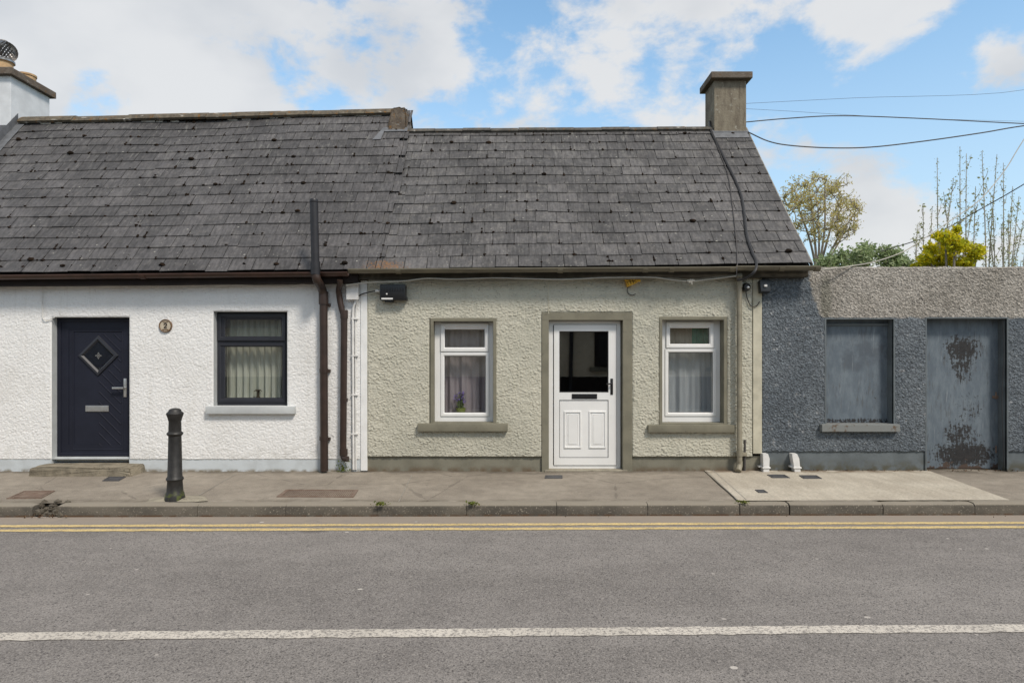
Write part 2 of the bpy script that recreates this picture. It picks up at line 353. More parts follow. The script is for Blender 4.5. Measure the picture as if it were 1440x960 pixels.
class MB:
    """collects shapes in world coordinates, links them as one mesh object"""
    def __init__(s): s.v = []; s.f = []
    def add(s, vs, fs):
        b = len(s.v); s.v += [tuple(p) for p in vs]; s.f += [tuple(b + i for i in f) for f in fs]
    def box(s, x0, x1, y0, y1, z0, z1, bev=0.0, M4=None):
        bm = bmesh.new(); bmesh.ops.create_cube(bm, size=1)
        for v in bm.verts: v.co = Vector((x0 + (v.co.x + .5) * (x1 - x0), y0 + (v.co.y + .5) * (y1 - y0), z0 + (v.co.z + .5) * (z1 - z0)))
        if bev: bmesh.ops.bevel(bm, geom=list(bm.edges), offset=bev, segments=2, affect='EDGES', profile=.6)
        s.bm(bm, M4)
    def bm(s, bm, M4=None):
        if M4: bmesh.ops.transform(bm, matrix=M4, verts=bm.verts)
        bm.verts.index_update()
        s.add([v.co[:] for v in bm.verts], [[v.index for v in f.verts] for f in bm.faces]); bm.free()
    def tube(s, pts, r, seg=8, caps=True):
        pts = [Vector(p) for p in pts]; n = len(pts)
        rs = list(r) if hasattr(r, '__len__') else [r] * n
        rings = []; up = None
        for i, p in enumerate(pts):
            d = (pts[min(i + 1, n - 1)] - pts[max(i - 1, 0)]).normalized()
            if up is None:
                up = Vector((0, 0, 1)) if abs(d.z) < .9 else Vector((0, 1, 0))
            a = (up - d * up.dot(d)).normalized(); b = d.cross(a); up = a
            rings.append([p + (a * math.cos(2 * math.pi * k / seg) + b * math.sin(2 * math.pi * k / seg)) * rs[i] for k in range(seg)])
        vs = [q for r_ in rings for q in r_]; fs = []
        for i in range(n - 1):
            for k in range(seg):
                fs.append((i * seg + k, i * seg + (k + 1) % seg, (i + 1) * seg + (k + 1) % seg, (i + 1) * seg + k))
        if caps: fs += [tuple(range(seg))[::-1], tuple((n - 1) * seg + k for k in range(seg))]
        s.add(vs, fs)
    def lathe(s, cx, cy, prof, seg=24, z0=0.0):
        n = len(prof); vs = []
        for r, z in prof:
            vs += [(cx + r * math.cos(2 * math.pi * k / seg), cy + r * math.sin(2 * math.pi * k / seg), z0 + z) for k in range(seg)]
        fs = [(i * seg + k, i * seg + (k + 1) % seg, (i + 1) * seg + (k + 1) % seg, (i + 1) * seg + k) for i in range(n - 1) for k in range(seg)]
        fs += [tuple(range(seg))[::-1], tuple((n - 1) * seg + k for k in range(seg))]
        s.add(vs, fs)
    def ring(s, x0, x1, z0, z1, prof, closed=True):
        """rectangle in the facade plane; prof = [(inset, y)], swept round it with mitred corners"""
        n = len(prof); vs = []
        for i, y in prof: vs += [(x0 + i, y, z0 + i), (x1 - i, y, z0 + i), (x1 - i, y, z1 - i), (x0 + i, y, z1 - i)]
        fs = []
        for a in range(n if closed else n - 1):
            b = (a + 1) % n
            for k in range(4): fs.append((a * 4 + k, a * 4 + (k + 1) % 4, b * 4 + (k + 1) % 4, b * 4 + k))
        s.add(vs, fs)
    def prism(s, poly, y0, y1):     # polygon (x, z) pushed through in y
        n = len(poly)
        s.add([(x, y0, z) for x, z in poly] + [(x, y1, z) for x, z in poly],
              [tuple(range(n)), tuple(range(2 * n - 1, n - 1, -1))] + [(k, k + n, (k + 1) % n + n, (k + 1) % n) for k in range(n)])
    def quad(s, *p): s.add(p, [tuple(range(len(p)))])
    def build(s, name, mat, parent=None, smooth=False, label=None, kind=None, recalc=True):
        o0 = origin(parent) if parent is not None else Vector((0, 0, 0))
        me = bpy.data.meshes.new(name)
        me.from_pydata([(x - o0.x, y - o0.y, z - o0.z) for x, y, z in s.v], [], s.f)
        if recalc:
            bm = bmesh.new(); bm.from_mesh(me); bmesh.ops.recalc_face_normals(bm, faces=bm.faces); bm.to_mesh(me); bm.free()
        me.materials.append(mat)
        o = bpy.data.objects.new(name, me); COL.objects.link(o); o.parent = parent
        if smooth:
            for p in me.polygons: p.use_smooth = True
            if smooth != 'all':
                me.set_sharp_from_angle(angle=R(40))
        tag(o, label, None, None, kind); return o

def bend(pts, n=5):     # Catmull-Rom through points
    pts = [Vector(p) for p in pts]; P = [pts[0] * 2 - pts[1]] + pts + [pts[-1] * 2 - pts[-2]]; out = []
    for i in range(1, len(P) - 2):
        for k in range(n):
            t = k / n; a, b, c, d = P[i - 1:i + 3]
            out.append(.5 * ((2 * b) + (c - a) * t + (2 * a - 5 * b + 4 * c - d) * t * t + (3 * b - a - 3 * c + d) * t ** 3))
    out.append(pts[-1]); return out

# ------------------------------------------------------------------ lattice noise for real relief
def vnoise(x, y, seed):
    tb = np.random.RandomState(seed).rand(256, 256)
    xi = np.floor(x).astype(int); yi = np.floor(y).astype(int); fx = x - xi; fy = y - yi
    fx = fx * fx * fx * (fx * (fx * 6 - 15) + 10); fy = fy * fy * fy * (fy * (fy * 6 - 15) + 10)
    g = lambda i, j: tb[(xi + i) & 255, (yi + j) & 255]
    return (g(0, 0) * (1 - fx) + g(1, 0) * fx) * (1 - fy) + (g(0, 1) * (1 - fx) + g(1, 1) * fx) * fy
def sstep(a, b, x):
    t = np.clip((x - a) / (b - a), 0, 1); return t * t * (3 - 2 * t)

def rough_wall(name, mat, parent, x0, x1, z0, z1, holes, Y, step, relief, seed, lip=0.03):
    def lines(a, b, crit):
        c = sorted({a, b, *[q for q in crit if a < q < b]}); out = []
        for p, q in zip(c, c[1:]):
            n = max(1, int(round((q - p) / step))); out += list(np.linspace(p, q, n, endpoint=False))
        return np.array(out + [b])
    xs = lines(x0, x1, [h[0] for h in holes] + [h[1] for h in holes]); zs = lines(z0, z1, [h[2] for h in holes] + [h[3] for h in holes])
    X, Z = np.meshgrid(xs, zs, indexing='ij')
    d = relief(X, Z, seed)
    edge = np.minimum.reduce([X - x0, x1 - X, Z - z0 + .03, z1 - Z])
    for (a, b, c, e) in holes:
        dx = np.maximum(np.maximum(a - X, X - b), 0); dz = np.maximum(np.maximum(c - Z, Z - e), 0)
        edge = np.minimum(edge, np.hypot(dx, dz))
    d = d * sstep(0, .018, edge)
    V = np.stack([X, Y - d, Z], -1).reshape(-1, 3)
    nx, nz = len(xs), len(zs)
    cx = (xs[:-1] + xs[1:]) / 2; cz = (zs[:-1] + zs[1:]) / 2; CXm, CZm = np.meshgrid(cx, cz, indexing='ij')
    keep = np.ones_like(CXm, bool)
    for (a, b, c, e) in holes: keep &= ~((CXm > a) & (CXm < b) & (CZm > c) & (CZm < e))
    I, J = np.nonzero(keep)
    Fq = np.stack([I * nz + J, (I + 1) * nz + J, (I + 1) * nz + J + 1, I * nz + J + 1], -1)
    n0 = len(V)
    V2 = np.stack([xs, np.full(nx, Y + lip), np.full(nx, z0)], -1)     # lower lip turned back to the plinth
    k = np.arange(nx - 1); L = np.stack([n0 + k, n0 + k + 1, (k + 1) * nz, k * nz], -1)
    hid = np.zeros(nx - 1, bool)
    for (a, b, c, e) in holes: hid |= (cx > a) & (cx < b) & (c <= z0 + 1e-6)
    L = L[~hid]
    V = np.concatenate([V, V2]); Fq = np.concatenate([Fq, L])
    o0 = np.array(origin(parent)); V = V - o0
    me = bpy.data.meshes.new(name)
    me.vertices.add(len(V)); me.vertices.foreach_set('co', V.astype(np.float32).ravel())
    me.loops.add(len(Fq) * 4); me.loops.foreach_set('vertex_index', Fq.astype(np.int32).ravel())
    me.polygons.add(len(Fq)); me.polygons.foreach_set('loop_start', np.arange(0, len(Fq) * 4, 4, dtype=np.int32))
    me.polygons.foreach_set('use_smooth', np.ones(len(Fq), bool))
    me.update(calc_edges=True); me.validate(); me.materials.append(mat)
    o = bpy.data.objects.new(name, me); COL.objects.link(o); o.parent = parent
    return o

def worley(x, y, seed):
    rs = np.random.RandomState(seed); jx = rs.rand(256, 256); jy = rs.rand(256, 256); jh = rs.rand(256, 256)
    xi = np.floor(x).astype(int); yi = np.floor(y).astype(int); best = np.full(x.shape, 9.0); hh = np.zeros(x.shape)
    for a in (-1, 0, 1):
        for b in (-1, 0, 1):
            u, v = xi + a, yi + b; d = (u + jx[u & 255, v & 255] - x) ** 2 + (v + jy[u & 255, v & 255] - y) ** 2
            m = d < best; best = np.where(m, d, best); hh = np.where(m, jh[u & 255, v & 255], hh)
    return np.sqrt(best), hh
def relief_cream(X, Z, s):
    w = (vnoise(X * 30, Z * 30, s + 9) - .5) * .03; w2 = (vnoise(X * 34, Z * 28, s + 7) - .5) * .025
    d, h = worley((X + w) * 34, (Z + w2) * 46, s); a = vnoise((X + w) * 62, (Z + w) * 80, s + 1); c = vnoise(X * 3, Z * 3, s + 2); e = vnoise(X * 10, Z * 12, s + 3)
    return .004 + .012 * np.clip(1 - d, 0, 1) * (.45 + .75 * h) * (.5 + e) + .006 * a + .006 * (c - .5)
def relief_white(X, Z, s):
    w = (vnoise(X * 24, Z * 24, s + 9) - .5) * .04; w2 = (vnoise(X * 28, Z * 22, s + 7) - .5) * .03
    d, h = worley((X + w) * 30, (Z + w2) * 38, s); a = vnoise((X + w) * 66, (Z + w) * 76, s + 1); c = vnoise(X * 2.2, Z * 2.2, s + 2); e = vnoise(X * 8, Z * 10, s + 3)
    return .004 + .006 * np.clip(.85 - d, 0, .6) * (.5 + .6 * h) * (.6 + .8 * e) + .004 * sstep(.15, .6, a) + .008 * (c - .5)
def relief_grey(X, Z, s):
    d, h = worley(X * 48, Z * 52, s); a = vnoise(X * 30, Z * 34, s + 1); c = vnoise(X * 2.5, Z * 2.5, s + 2)
    return .004 + .012 * np.clip(1 - d, 0, 1) * (.35 + .75 * h) + .006 * a + .006 * (c - .5)

# ================================================================== SETTING
mb = MB(); mb.quad((-400, -400, -.22), (400, -400, -.22), (400, 600, -.22), (-400, 600, -.22)); mb.build('ground', M['ground'], kind='structure')
KX0, KY0, KX1, KY1 = -5.5, 7.07, 5.6, 7.164
def kerbY(X): return KY0 + (KY1 - KY0) * (X - KX0) / (KX1 - KX0)
mb = MB(); n = 40; xs = np.linspace(-40, 40, n + 1)
for a, b in zip(xs, xs[1:]):
    mb.quad((a, 1.0, -.16), (b, 1.0, -.16), (b, kerbY(b) + .05, -.16), (a, kerbY(a) + .05, -.16))
road = mb.build('road', M['road'], kind='structure', recalc=False)
def road_line(name, mat, pa, pb, w):
    (xa, ya), (xb, yb) = pa, pb; m = (yb - ya) / (xb - xa); mb = MB()
    rnd = random.Random(int(ya * 1000)); N = 700; X = np.linspace(-30, 30, N + 1)
    e0 = [rnd.uniform(-.008, .008) for _ in X]; e1 = [rnd.uniform(-.008, .008) for _ in X]
    vs = []
    for i, x in enumerate(X): vs += [(x, ya + m * (x - xa) - w / 2 + e0[i], -.156), (x, ya + m * (x - xa) + w / 2 + e1[i], -.156)]
    mb.add(vs, [(2 * i, 2 * i + 2, 2 * i + 3, 2 * i + 1) for i in range(N)])
    return mb.build(name, mat, road, recalc=False)
def roadpt(px, py): Y = (H + .16) * F / (py - HY); return (PX(px, Y), Y)
road_line('white_line', M['white_line'], roadpt(0, 895), roadpt(1440, 883), .118)
road_line('yellow_line', M['yellow_line'], roadpt(0, 739.8), roadpt(1440, 735), .085)
road_line('yellow_line', M['yellow_line'], roadpt(0, 746.0), roadpt(1440, 741), .085)

# pavement sheet with gently uneven surface
mb = MB(); X = np.linspace(-16, 16, 161); Yn = 14
SL = [(2.667, 9.0), (2.51, 7.27), (5.55, 7.27), (5.76, 9.0)]      # newer concrete bay
vs = []
for x in X:
    for j in range(Yn + 1):
        y0 = kerbY(x) + .115; y = y0 + (9.3 - y0) * j / Yn
        dz = (vnoise(np.array(x * .9), np.array(y * 1.7), 5) - .5) * .014
        vs.append((x, y, pavz(y) + float(dz) * (1 if 0 < j < Yn else .3) - .004))
mb.add(vs, [(i * (Yn + 1) + j, (i + 1) * (Yn + 1) + j, (i + 1) * (Yn + 1) + j + 1, i * (Yn + 1) + j + 1) for i in range(160) for j in range(Yn)])
pavement = mb.build('pavement', M['pavement'], kind='structure', smooth='all', recalc=False)
mb = MB()
for i in range(12):
    def lerp(a, b, t): return a + (b - a) * t
    for j in range(8):
        q = []
        for (u, v) in ((i, j), (i + 1, j), (i + 1, j + 1), (i, j + 1)):
            u /= 12; v /= 8
            xa = lerp(SL[1][0], SL[0][0], v); xb = lerp(SL[2][0], SL[3][0], v); x = lerp(xa, xb, u)
            ya = kerbY(x) + .113; y = lerp(ya, 9.2, v)
            q.append((x, y, pavz(y) + .010))
        mb.quad(*q)
mb.build('concrete_bay', M['slab'], kind='structure', recalc=False)
# tooled edge and expansion joint of the bay
mb = MB()
for off in (.0, .10):
    a = Vector((SL[0][0] + off, 9.0, pavz(9) + .012)); b = Vector((SL[1][0] + off, 7.29, pavz(7.29) + .012)); w = Vector((.010, 0, 0))
    mb.quad(a, b, b + w, a + w)
mb.build('tooled_joint', M['mortar'], bpy.data.objects['concrete_bay'], recalc=False)
mb = MB()
for pa, pb in (((579, 668), (560, 706)), ((331, 667), (262, 706))):
    a = Vector(pav(*pa)); b = Vector(pav(*pb)); n_ = 8; w = Vector((.008, 0, 0))
    for i in range(n_):
        p = a.lerp(b, i / n_); q = a.lerp(b, (i + .93) / n_)
        for v in (p, q): v.z = pavz(v.y) + .0055
        mb.quad(p, q, q + w, p + w)
mb.build('pavement_joint', M['mortar'], pavement, recalc=False)
# kerb stones
mb = MB(); rnd = random.Random(3)
jo = [PX(p, 7.1) for p in (278, 402, 530, 656, 783, 912, 1042, 1113, 1246, 1377)]
seq = [PX(84, 7.1)] + jo
k = seq[-1]
while k < 15: k += 1.0; seq.append(k)
lft = [PX(48, 7.1)]
while lft[-1] > -15: lft.append(lft[-1] - 1.0)
stones = list(zip(seq, seq[1:])) + [(b, a) for a, b in zip(lft, lft[1:])]
for a, b in stones:
    g0 = .0015 + rnd.random() * .003 + (.004 if abs(a - PX(1113, 7.1)) < .02 or abs(b - PX(1113, 7.1)) < .02 else 0); ya, yb = kerbY(a), kerbY(b); dz = rnd.uniform(-.006, .006)
    pr = [(.0, -.165), (.0, -.062), (.014, -.040), (.034, -.030), (.118, -.024), (.118, -.165)]
    vs = []
    N = 10
    for i in range(N + 1):
        t = i / N; x = a + g0 + (b - a - 2 * g0) * t; y = ya + (yb - ya) * t
        e = .006 if i in (0, N) else 0
        for (o, z) in pr:
            jit = rnd.uniform(-.003, .003) if z > -.15 else 0
            vs.append((x, y + o + jit + (e * .6 if o < .02 else 0), z + dz + jit - (e if z > -.07 else 0)))
    P = len(pr)
    fs = [(i * P + q, (i + 1) * P + q, (i + 1) * P + (q + 1) % P, i * P + (q + 1) % P) for i in range(N) for q in range(P)]
    fs += [tuple(range(P)), tuple(N * P + q for q in range(P))[::-1]]
    mb.add(vs, fs)
mb.build('kerb', M['kerb'], kind='structure', smooth=True)
# crumbled kerb with leaves in the gap
mb = MB(); rnd = random.Random(8)
xa, xb = PX(46, 7.1), PX(88, 7.1)
for i in range(46):
    x = rnd.uniform(xa, xb); y = rnd.uniform(7.09, 7.24); r = rnd.uniform(.012, .045); z = -.155 + (y - 7.08) * .72 + rnd.uniform(-.01, .01)
    bm = bmesh.new(); bmesh.ops.create_icosphere(bm, subdivisions=1, radius=r)
    for v in bm.verts: v.co *= rnd.uniform(.65, 1.2)
    mb.bm(bm, Matrix.Translation((x, y, z)))
mb.quad((xa, 7.10, -.15), (xb, 7.10, -.15), (xb, 7.27, -.045), (xa, 7.27, -.045))
mb.build('rubble', M['litter'], kind='stuff'); tag(bpy.data.objects['rubble'], 'crumbled broken concrete filling the gap in the kerb', 'rubble')
mb = MB()
def leafquad(mb, p, s, rnd, w=.5):
    q = Quaternion((rnd.gauss(0, 1), rnd.gauss(0, 1), rnd.gauss(0, 1), rnd.gauss(0, 1))).normalized()
    a = q @ Vector((s, 0, 0)); b = q @ Vector((0, s * w, 0)); c = q @ Vector((0, 0, s * .15)); p = Vector(p)
    mb.add([p - a, p + b + c, p + a, p - b + c], [(0, 1, 2, 3)])
for i in range(55): leafquad(mb, (rnd.uniform(xa - .05, xb + .1), rnd.uniform(7.0, 7.13), -.148 + rnd.random() * .02), rnd.uniform(.008, .02), rnd)
for i in range(150): leafquad(mb, (rnd.uniform(3.5, 7.2), 8.99 - abs(rnd.gauss(0, .035)), .012 + rnd.random() * .008), rnd.uniform(.006, .016), rnd)
for i in range(16): leafquad(mb, (rnd.uniform(-7, 7), kerbY(0) - .03 - abs(rnd.gauss(0, .04)), -.152 + rnd.random() * .006), rnd.uniform(.006, .014), rnd)
mb.build('leaf_litter', M['leaf_litter'], kind='stuff', recalc=False); tag(bpy.data.objects['leaf_litter'], 'brown dead leaves along kerb and wall foot', 'leaves')
# pavement on the near side of the street
mb = MB(); mb.box(-40, 40, -1.6, 1.0, -.2, -.03, .01); mb.build('footpath', M['pavement'], kind='structure')

# ================================================================== ROOFS
def slate_roof(name, mat, parent, E0, E1, R0, R1, jag0, jag1, seed, moss_n):
    E0, E1, R0, R1 = map(Vector, (E0, E1, R0, R1)); rnd = random.Random(seed)
    L = ((R0 - E0).length + (R1 - E1).length) / 2; gauge = .246
    nrow = int(L / gauge) + 1
    x0, x1 = E0.x, E1.x
    nrm = (E1 - E0).cross(R0 - E0).normalized()
    if nrm.z < 0: nrm.negate()
    def P(x, s):
        u = (x - x0) / (x1 - x0); v = s / L
        p = (E0 * (1 - u) + E1 * u) * (1 - v) + (R0 * (1 - u) + R1 * u) * v
        w = float(vnoise(np.array(x * .55 + 40), np.array(s * .8 + 40), 77) - .5) * .05
        return p + nrm * w
    mb = MB(); joints = []
    for j in range(nrow):
        s0 = j * gauge; s1 = min(s0 + .44, L + .02)
        xb0 = x0 + jag0 * (1 if j % 2 else -1) * (.6 + .8 * ((j * 7) % 5) / 5); xb1 = x1 + jag1 * (1 if j % 2 else -1) * (.6 + .8 * ((j * 7) % 5) / 5)
        x = x0 - .6 + (.155 if j % 2 else 0) + rnd.uniform(-.02, .02)
        while x < x1 + .3:
            w = .308 + rnd.uniform(-.006, .006); a, b = max(x, xb0), min(x + w, xb1); x += w
            if b - a < .03: continue
            g = .004; lift = .019 + rnd.uniform(-.003, .005); jb = rnd.uniform(-.006, .006); tw = rnd.uniform(-.005, .005); th = .011; jb += rnd.choice((0, 0, 0, 0, 0, 0, 0, 0, 0, 0, 0, 0, 0, -.02))
            ss = s0 + jb
            p = [P(a + g, ss - tw) + nrm * lift, P(b - g, ss + tw) + nrm * (lift + rnd.uniform(-.002, .003)), P(b - g, s1) + nrm * .002, P(a + g, s1) + nrm * .002]
            lo = [q - nrm * th for q in p]
            mb.add(p + lo, [(0, 1, 2, 3), (4, 5, 1, 0), (5, 6, 2, 1), (7, 4, 0, 3)])
            if b < xb1 - .04 and a > xb0 - .01 and not (x1 > 3 and b > x1 - .25 and s0 > 2.6): joints.append((b, s0))
    roof = mb.build(name, mat, parent, recalc=False)
    # boarding under the slates and the rear slope
    mb = MB(); B0 = Vector((R0.x, 2 * R0.y - E0.y, E0.z)); B1 = Vector((R1.x, 2 * R1.y - E1.y, E1.z)); d = nrm * -.06
    N = 24
    for i in range(N):
        ua, ub = x0 + (x1 - x0) * i / N, x0 + (x1 - x0) * (i + 1) / N
        for k in range(4):
            mb.quad(P(ua, .03 + k * (L - .03) / 4) + d, P(ub, .03 + k * (L - .03) / 4) + d, P(ub, .03 + (k + 1) * (L - .03) / 4) + d, P(ua, .03 + (k + 1) * (L - .03) / 4) + d)
    mb.quad(R0 + d, R1 + d, B1, B0)
    mb.build('underlay', M['underlay'], roof, recalc=False)
    # moss lumps at the slate joints
    mb = MB()
    for i in range(moss_n):
        jx, js = rnd.choice(joints)
        if rnd.random() < .3: jx += rnd.uniform(-.2, 0)
        if js < .1: js += .1
        big = rnd.random() < .05
        r = rnd.uniform(.026, .042) if big else rnd.uniform(.009, .022)
        bm = bmesh.new(); bmesh.ops.create_icosphere(bm, subdivisions=1 if not big else 2, radius=r)
        for v in bm.verts: v.co = Vector((v.co.x * 1.25, v.co.y, v.co.z * .8)) * rnd.uniform(.75, 1.2)
        mb.bm(bm, Matrix.Translation(P(jx, js + rnd.uniform(-.012, .03)) + nrm * .018))
        if not big and rnd.random() < .5:    # strip along the joint
            for q in range(rnd.randint(1, 4)):
                bm = bmesh.new(); bmesh.ops.create_icosphere(bm, subdivisions=1, radius=r * rnd.uniform(.5, .9))
                along = rnd.random() < .3
                mb.bm(bm, Matrix.Translation(P(jx + (q * .03 if along else 0), js + (0 if along else q * .03)) + nrm * .018))
    mb.build('moss', M['moss'], roof, smooth=True, kind='stuff')
    return roof, P, nrm, L
def ridge(mb, R0, R1, r, seg, rnd, drop):
    R0, R1 = Vector(R0), Vector(R1); n = max(1, int((R1 - R0).length / seg)); d = (R1 - R0) / n
    for i in range(n):
        a = R0 + d * i; b = R0 + d * (i + 1) - d.normalized() * .006; j = rnd.uniform(-.008, .008); vs = []
        for p in (a, b):
            for k in range(7):
                t = -1.15 + 2.3 * k / 6
                vs.append((p.x, p.y + math.sin(t) * r * 1.25, p.z + j + (math.cos(t) - 1) * r * 1.2 + drop))
            for k in range(6, -1, -1):
                t = -1.15 + 2.3 * k / 6
                vs.append((p.x, p.y + math.sin(t) * (r - .02) * 1.2, p.z + j + (math.cos(t) - 1) * r * 1.2 + drop - .03))
        mb.add(vs, [(k, 14 + k, 14 + (k + 1) % 14, (k + 1) % 14) for k in range(14)] + [tuple(range(14)), tuple(range(27, 13, -1))])
def half_gutter(mb, p0, p1, r, joints=()):
    p0, p1 = Vector(p0), Vector(p1); prof = [(-r, .0), (-r, .012)]; prof = []
    for k in range(11):
        t = math.pi + math.pi * k / 10; prof.append((math.cos(t) * r, math.sin(t) * r * .95))
    prof = [(-r - .008, .008), (-r - .008, -.006)] + prof[1:-1] + [(r, 0), (r - .006, 0)] + [(math.cos(t) * (r - .006), math.sin(t) * (r - .006) * .95) for t in [2 * math.pi - math.pi * k / 10 for k in range(1, 10)]] + [(-r + .004, .008)]
    n = len(prof); vs = []
    for p in (p0, p1): vs += [(p.x, p.y + a, p.z + b) for a, b in prof]
    mb.add(vs, [(k, n + k, n + (k + 1) % n, (k + 1) % n) for k in range(n)] + [tuple(range(n)), tuple(range(2 * n - 1, n - 1, -1))])
    for x in joints:
        t = (x - p0.x) / (p1.x - p0.x); c = p0.lerp(p1, t); R2 = r + .007; vs = []
        for dx in (-.035, .035): vs += [(c.x + dx, c.y + math.cos(math.pi + math.pi * k / 10) * R2, c.z + math.sin(math.pi + math.pi * k / 10) * R2) for k in range(11)]
        mb.add(vs, [(k, k + 1, 11 + k + 1, 11 + k) for k in range(10)] + [tuple(range(11)), tuple(range(21, 10, -1))])

# ================================================================== WINDOWS AND DOORS
def pane(name_parent, x0, x1, y, z0, z1):
    mb = MB(); mb.box(x0, x1, y, y + .018, z0, z1); return mb.build('pane', M['glass'], name_parent)
def frame_prof(w, yf, yb, cham=.012):
    return [(0, yb), (0, yf + .003), (.003, yf), (w - cham, yf), (w, yf + cham * 1.1), (w, yb)]
def window(parent, mats, ox, oz, band, revY, fr_m, surround_m, sill_m, Ywall, top, low, sill, label=None):
    """ox, oz: opening in the wall; top / low: casement boxes (outer) in the frame plane; sill: (x0, x1, z0, z1)"""
    y = revY
    mb = MB(); mb.ring(ox[0], ox[1], oz[0], oz[1], frame_prof(.105, y, y + .07))
    mb.box(ox[0] + .03, ox[1] - .03, y + .003, y + .066, low[3] - .004, top[2] + .004, .003)
    w = mb.build('window', fr_m, parent, label=label)
    mb = MB(); mb.ring(ox[0] - band, ox[1] + band, oz[0] - band, oz[1] + band, [(0, Ywall + .03), (0, Ywall - .018), (.006, Ywall - .024), (band - .004, Ywall - .024), (band, Ywall - .02), (band, y + .09)], closed=False) if band else mb.ring(ox[0], ox[1], oz[0], oz[1], [(0, Ywall), (0, y + .09)], closed=False)
    mb.build('surround', surround_m, w, recalc=False)
    for i, (c, fw, prd) in enumerate(((top, .055, .022), (low, .05, .012))):
        mb = MB(); mb.ring(c[0], c[1], c[2], c[3], frame_prof(fw, y - prd, y + .05, .014)); mb.build('casement', fr_m, w)
        pane(w, c[0] + fw - .006, c[1] - fw + .006, y + .012, c[2] + fw - .006, c[3] - fw + .006)
        mb = MB(); mb.ring(c[0] + fw - .001, c[1] - fw + .001, c[2] + fw - .001, c[3] - fw + .001, [(0, y + .004), (.007, y + .004), (.007, y + .011), (0, y + .011)]); mb.build('gasket', M['upvc_seam'] if fr_m != M['navy_frame'] else M['black'], w)
    mb = MB(); mb.box(sill[0], sill[1], Ywall - .075, y + .06, sill[2], sill[3], .008); s = mb.build('sill', sill_m, w, smooth=True)
    return w

def curtain(name, mat, label, x0, x1, y, z0, z1, amp, freq, seed, cat='curtain', group=None):
    rnd = random.Random(seed); n = 120; mb = MB(); ph = [rnd.uniform(0, 6) for _ in range(4)]; vs = []
    rows = 6
    for i in range(n + 1):
        x = x0 + (x1 - x0) * i / n; t = x * freq
        for j in range(rows + 1):
            v = j / rows; z = z0 + (z1 - z0) * v
            a = amp * (1 - .35 * v) * (math.sin(t + ph[0] + .4 * math.sin(t * .31 + ph[1])) + .45 * math.sin(t * 2.3 + ph[2]) + .2 * math.sin(t * .37 + ph[3]))
            vs.append((x, y + a, z))
    mb.add(vs, [(i * (rows + 1) + j, (i + 1) * (rows + 1) + j, (i + 1) * (rows + 1) + j + 1, i * (rows + 1) + j + 1) for i in range(n) for j in range(rows)])
    o = mb.build(name, mat, smooth='all', recalc=False); return tag(o, label, cat, group)

# ================================================================== WHITE COTTAGE
WX0, WX1 = -10.0, PX(517)
wc = thing('white_cottage', (PX(240), FY, 0), 'white roughcast cottage with navy door and slate roof', 'cottage')
w_rev = 9.10; WY = 8.985
d_o = (PX(74), PX(183), PZ(645), PZ(446)); wn_o = (PX(301), PX(404.5), PZ(570.5), PZ(438))
mb = MB(); mb.box(WX0, -7.6, 8.975, 9.05, PZ(645), 2.72); mb.build('side_wall', M['white_wall'], wc)
rough_wall('wall', M['white_wall'], wc, -7.6, PX(508), PZ(645), 2.72, [d_o, wn_o], WY, .0075, relief_white, 11, .012)
mb = MB(); mb.box(PX(508), WX1, 8.965, 9.05, PZ(661), 2.62, .004); mb.build('corner_band', M['white_smooth'], wc)
mb = MB()
mb.box(WX0, d_o[0], 8.980, 9.2, -.06, PZ(645)); mb.build('plinth', M['pale_plinth'], wc); mb = MB(); mb.box(d_o[1], PX(508), 8.980, 9.2, -.06, PZ(645)); mb.build('plinth', M['pale_plinth'], wc)
mb = MB(); mb.box(d_o[0] + .003, d_o[1] - .003, 9.04, 9.19, -.06, PZ(645) - .06); mb.build('threshold_base', M['pale_plinth'], wc)
mb = MB()      # rear and end walls
mb.box(WX0, -1.85, 14.2, 14.4, -.1, 2.7); mb.box(WX0 - .2, WX0, 8.98, 14.4, -.1, 2.7); mb.box(-1.95, -1.85, 9.3, 14.2, -.1, 2.9)
mb.add([(WX0 - .1, 9.0, 2.7), (WX0 - .1, 14.2, 2.7), (WX0 - .1, 11.4, 5.6)], [(0, 1, 2)])
mb.box(WX0, -1.95, 9.3, 14.2, -.05, -.01); mb.box(WX0, -1.95, 9.0, 14.2, 2.62, 2.66)
mb.build('inner_wall', M['interior'], wc)
wroof, WP, wn_, WL = slate_roof('roof', M['slate_a'], wc, (-10, 8.77, H + 1.073), (-1.8, 8.77, H + 1.165), (-10, 11.39, H + 4.078), (-1.8, 11.66, H + 4.38), 0, .07, 5, 520)
mb = MB(); ridge(mb, (-8.52, 11.45, H + 4.14), (-2.12, 11.645, H + 4.37), .19, .45, random.Random(2), .022); mb.build('ridge_tile', M['ridge'], wroof, smooth=True)
mb = MB()
for i in range(26):      # broken mortar bedding under the ridge
    rnd = random.Random(i + 60); x = -8.4 + i * .245; s = WL - .20
    if rnd.random() < .45: continue
    p = WP(x, s) + wn_ * .02; mb.box(p.x, p.x + rnd.uniform(.1, .24), p.y - .015, p.y + .03, p.z - .02, p.z + .02, .006); mb.build('mortar_patch', M['mortar'], wroof); mb = MB()

